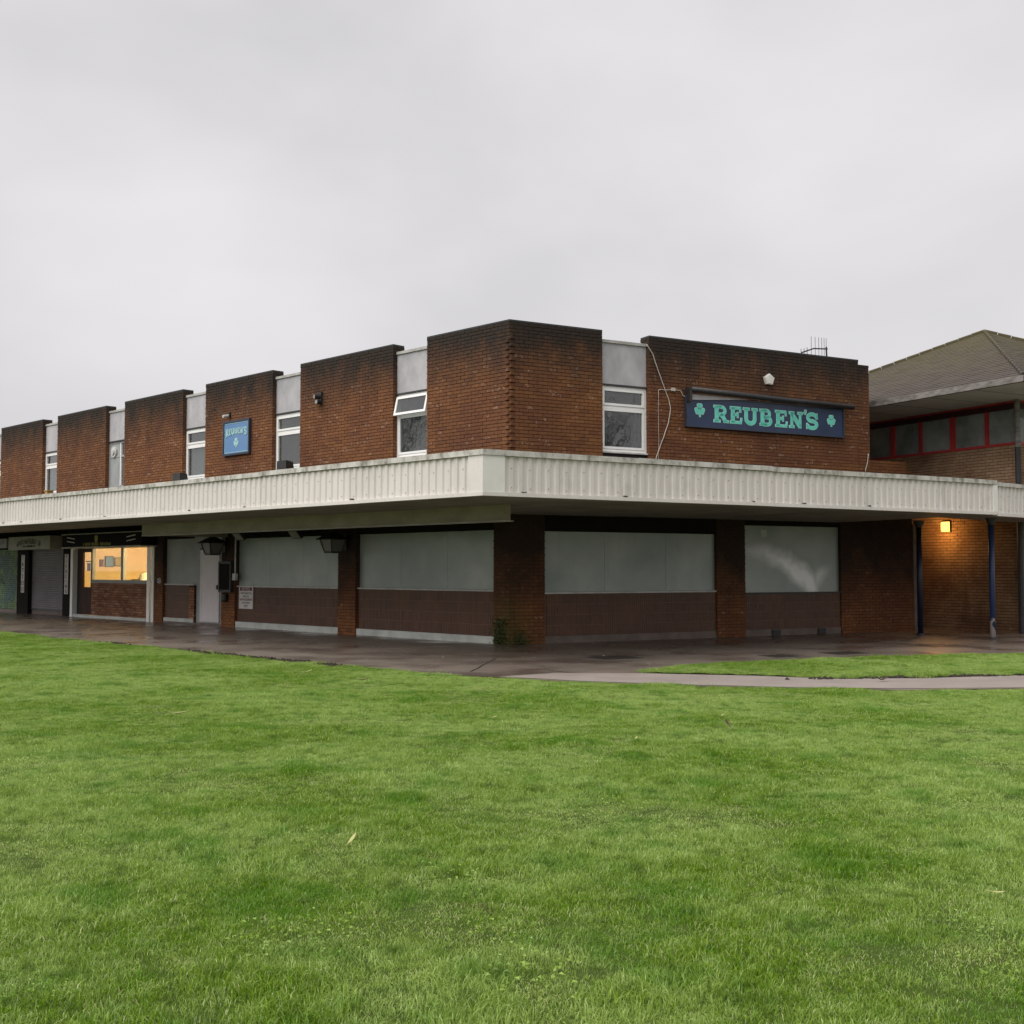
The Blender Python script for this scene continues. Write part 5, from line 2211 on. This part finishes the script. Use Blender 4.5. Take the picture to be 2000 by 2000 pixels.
def weed_patch(name, seed):
    g = np.random.default_rng(seed)
    verts, faces, rnds = [], [], []
    for i in range(26):
        r, a = .15 * math.sqrt(g.random()), g.random() * 6.283
        x, y, h = r * math.cos(a), r * math.sin(a), g.uniform(.015, .05)
        L_ = g.uniform(.008, .017)
        az = g.random() * 6.283
        ux, uy = math.cos(az) * L_, math.sin(az) * L_
        b = len(verts)
        verts += [(x, y, h), (x + ux * .5 - uy * .55, y + uy * .5 + ux * .55, h + .006), (x + ux * 1.3, y + uy * 1.3, h + .002), (x + ux * .5 + uy * .55, y + uy * .5 - ux * .55, h + .006)]
        faces.append((b, b + 1, b + 2, b + 3))
        rnds += [g.uniform(.2, .7)] * 4
    me = bpy.data.meshes.new(name)
    me.from_pydata(verts, [], faces)
    me.materials.append(MATS['grass_blade'])
    at = me.attributes.new('rnd', 'FLOAT', 'POINT')
    at.data.foreach_set('value', rnds)
    return bpy.data.objects.new(name, me)


pcol = bpy.data.collections.new('grass_patches')
PATCHES = [patch('p0', 640, .19, .014, .032, 1.5, 1, .12, .9), patch('p1', 640, .19, .012, .028, 1.7, 2, .2, .9), patch('p2', 680, .19, .018, .040, 1.3, 3, .06, .9),
           patch('p3', 560, .15, .026, .058, 1.1, 4, .05), patch('p4', 600, .2, .008, .024, 1.8, 5, .42, .9), weed_patch('p5', 6)]
for p_ in PATCHES:
    pcol.objects.link(p_)


def inside(pt, poly):
    x_, y_ = pt
    c_ = False
    j = len(poly) - 1
    for i in range(len(poly)):
        xi, yi = poly[i]
        xj, yj = poly[j]
        if (yi > y_) != (yj > y_) and x_ < (xj - xi) * (y_ - yi) / (yj - yi) + xi:
            c_ = not c_
        j = i
    return c_


lawn_poly = [(-60, -5), (60, -5), (60, 35)] + edge_d[::-1] + [(-60, 60)]
pts, rot, scl, idx = [], [], [], []
cell = .175


def scatter(poly, z, x0, x1, y0, y1, cone=True):
    ny, nx = int((y1 - y0) / cell), int((x1 - x0) / cell)
    for j in range(ny):
        for i in range(nx):
            x_ = x0 + (i + rng.random()) * cell
            y_ = y0 + (j + rng.random()) * cell
            if cone and abs(x_) > .50 * y_ + 2.2:
                continue
            if not inside((x_, y_), poly):
                continue
            n1 = mnoise.noise(Vector((x_ * .9, y_ * .9, 0)))
            n2 = mnoise.noise(Vector((x_ * 3.4, y_ * 3.4, 5)))
            v = n1 * .6 + n2 * .75
            if v > .30:
                k = 3
            elif v > .08:
                k = 2
            elif v > -.12:
                k = 0
            elif v > -.29:
                k = 1
            else:
                k = 4
            pts.append((x_, y_, z))
            rot.append(rng.random() * 6.283)
            scl.append(.8 + .35 * rng.random() + .3 * n1 + .2 * n2)
            idx.append(k)
            if k == 4 and rng.random() < .25 or rng.random() < .012:
                pts.append((x_, y_, z))
                rot.append(rng.random() * 6.283)
                scl.append(.9 + .5 * rng.random())
                idx.append(5)


scatter(lawn_poly, 0.0, -17, 17, 2.6, 29)
scatter(strip, .03, 1.8, 13.5, 15.8, 22.0)


def grass_object():
    me = bpy.data.meshes.new('grass')
    me.from_pydata(pts, [], [])
    for nm, tp, data in (('rot', 'FLOAT', rot), ('scl', 'FLOAT', scl), ('idx', 'INT', idx)):
        a = me.attributes.new(nm, tp, 'POINT')
        a.data.foreach_set('value', data)
    o = bpy.data.objects.new('grass', me)
    col.objects.link(o)
    me.materials.append(MATS['grass_blade'])
    ng = bpy.data.node_groups.new('grass_scatter', 'GeometryNodeTree')
    ng.interface.new_socket('Geometry', in_out='INPUT', socket_type='NodeSocketGeometry')
    ng.interface.new_socket('Geometry', in_out='OUTPUT', socket_type='NodeSocketGeometry')
    N, Lk = ng.nodes, ng.links
    gi, go = N.new('NodeGroupInput'), N.new('NodeGroupOutput')
    m2p = N.new('GeometryNodeMeshToPoints')
    ci = N.new('GeometryNodeCollectionInfo')
    ci.inputs['Collection'].default_value = pcol
    ci.inputs['Separate Children'].default_value = True
    ci.inputs['Reset Children'].default_value = True
    iop = N.new('GeometryNodeInstanceOnPoints')
    iop.inputs['Pick Instance'].default_value = True

    def named(nm, tp):
        a = N.new('GeometryNodeInputNamedAttribute')
        a.data_type = tp
        a.inputs['Name'].default_value = nm
        return a.outputs['Attribute']
    cx = N.new('ShaderNodeCombineXYZ')
    Lk.new(named('rot', 'FLOAT'), cx.inputs['Z'])
    Lk.new(gi.outputs[0], m2p.inputs['Mesh'])
    Lk.new(m2p.outputs['Points'], iop.inputs['Points'])
    Lk.new(ci.outputs[0], iop.inputs['Instance'])
    Lk.new(named('idx', 'INT'), iop.inputs['Instance Index'])
    Lk.new(cx.outputs['Vector'], iop.inputs['Rotation'])
    Lk.new(named('scl', 'FLOAT'), iop.inputs['Scale'])
    Lk.new(iop.outputs['Instances'], go.inputs[0])
    md = o.modifiers.new('scatter', 'NODES')
    md.node_group = ng
    tag(o, 'short patchy green lawn grass in front of the pavement', 'grass', kind='stuff')
    return o


grass_object()
print('grass points', len(pts), 'single bricks', min(300, len(SINGLE)), len(SINGLE))
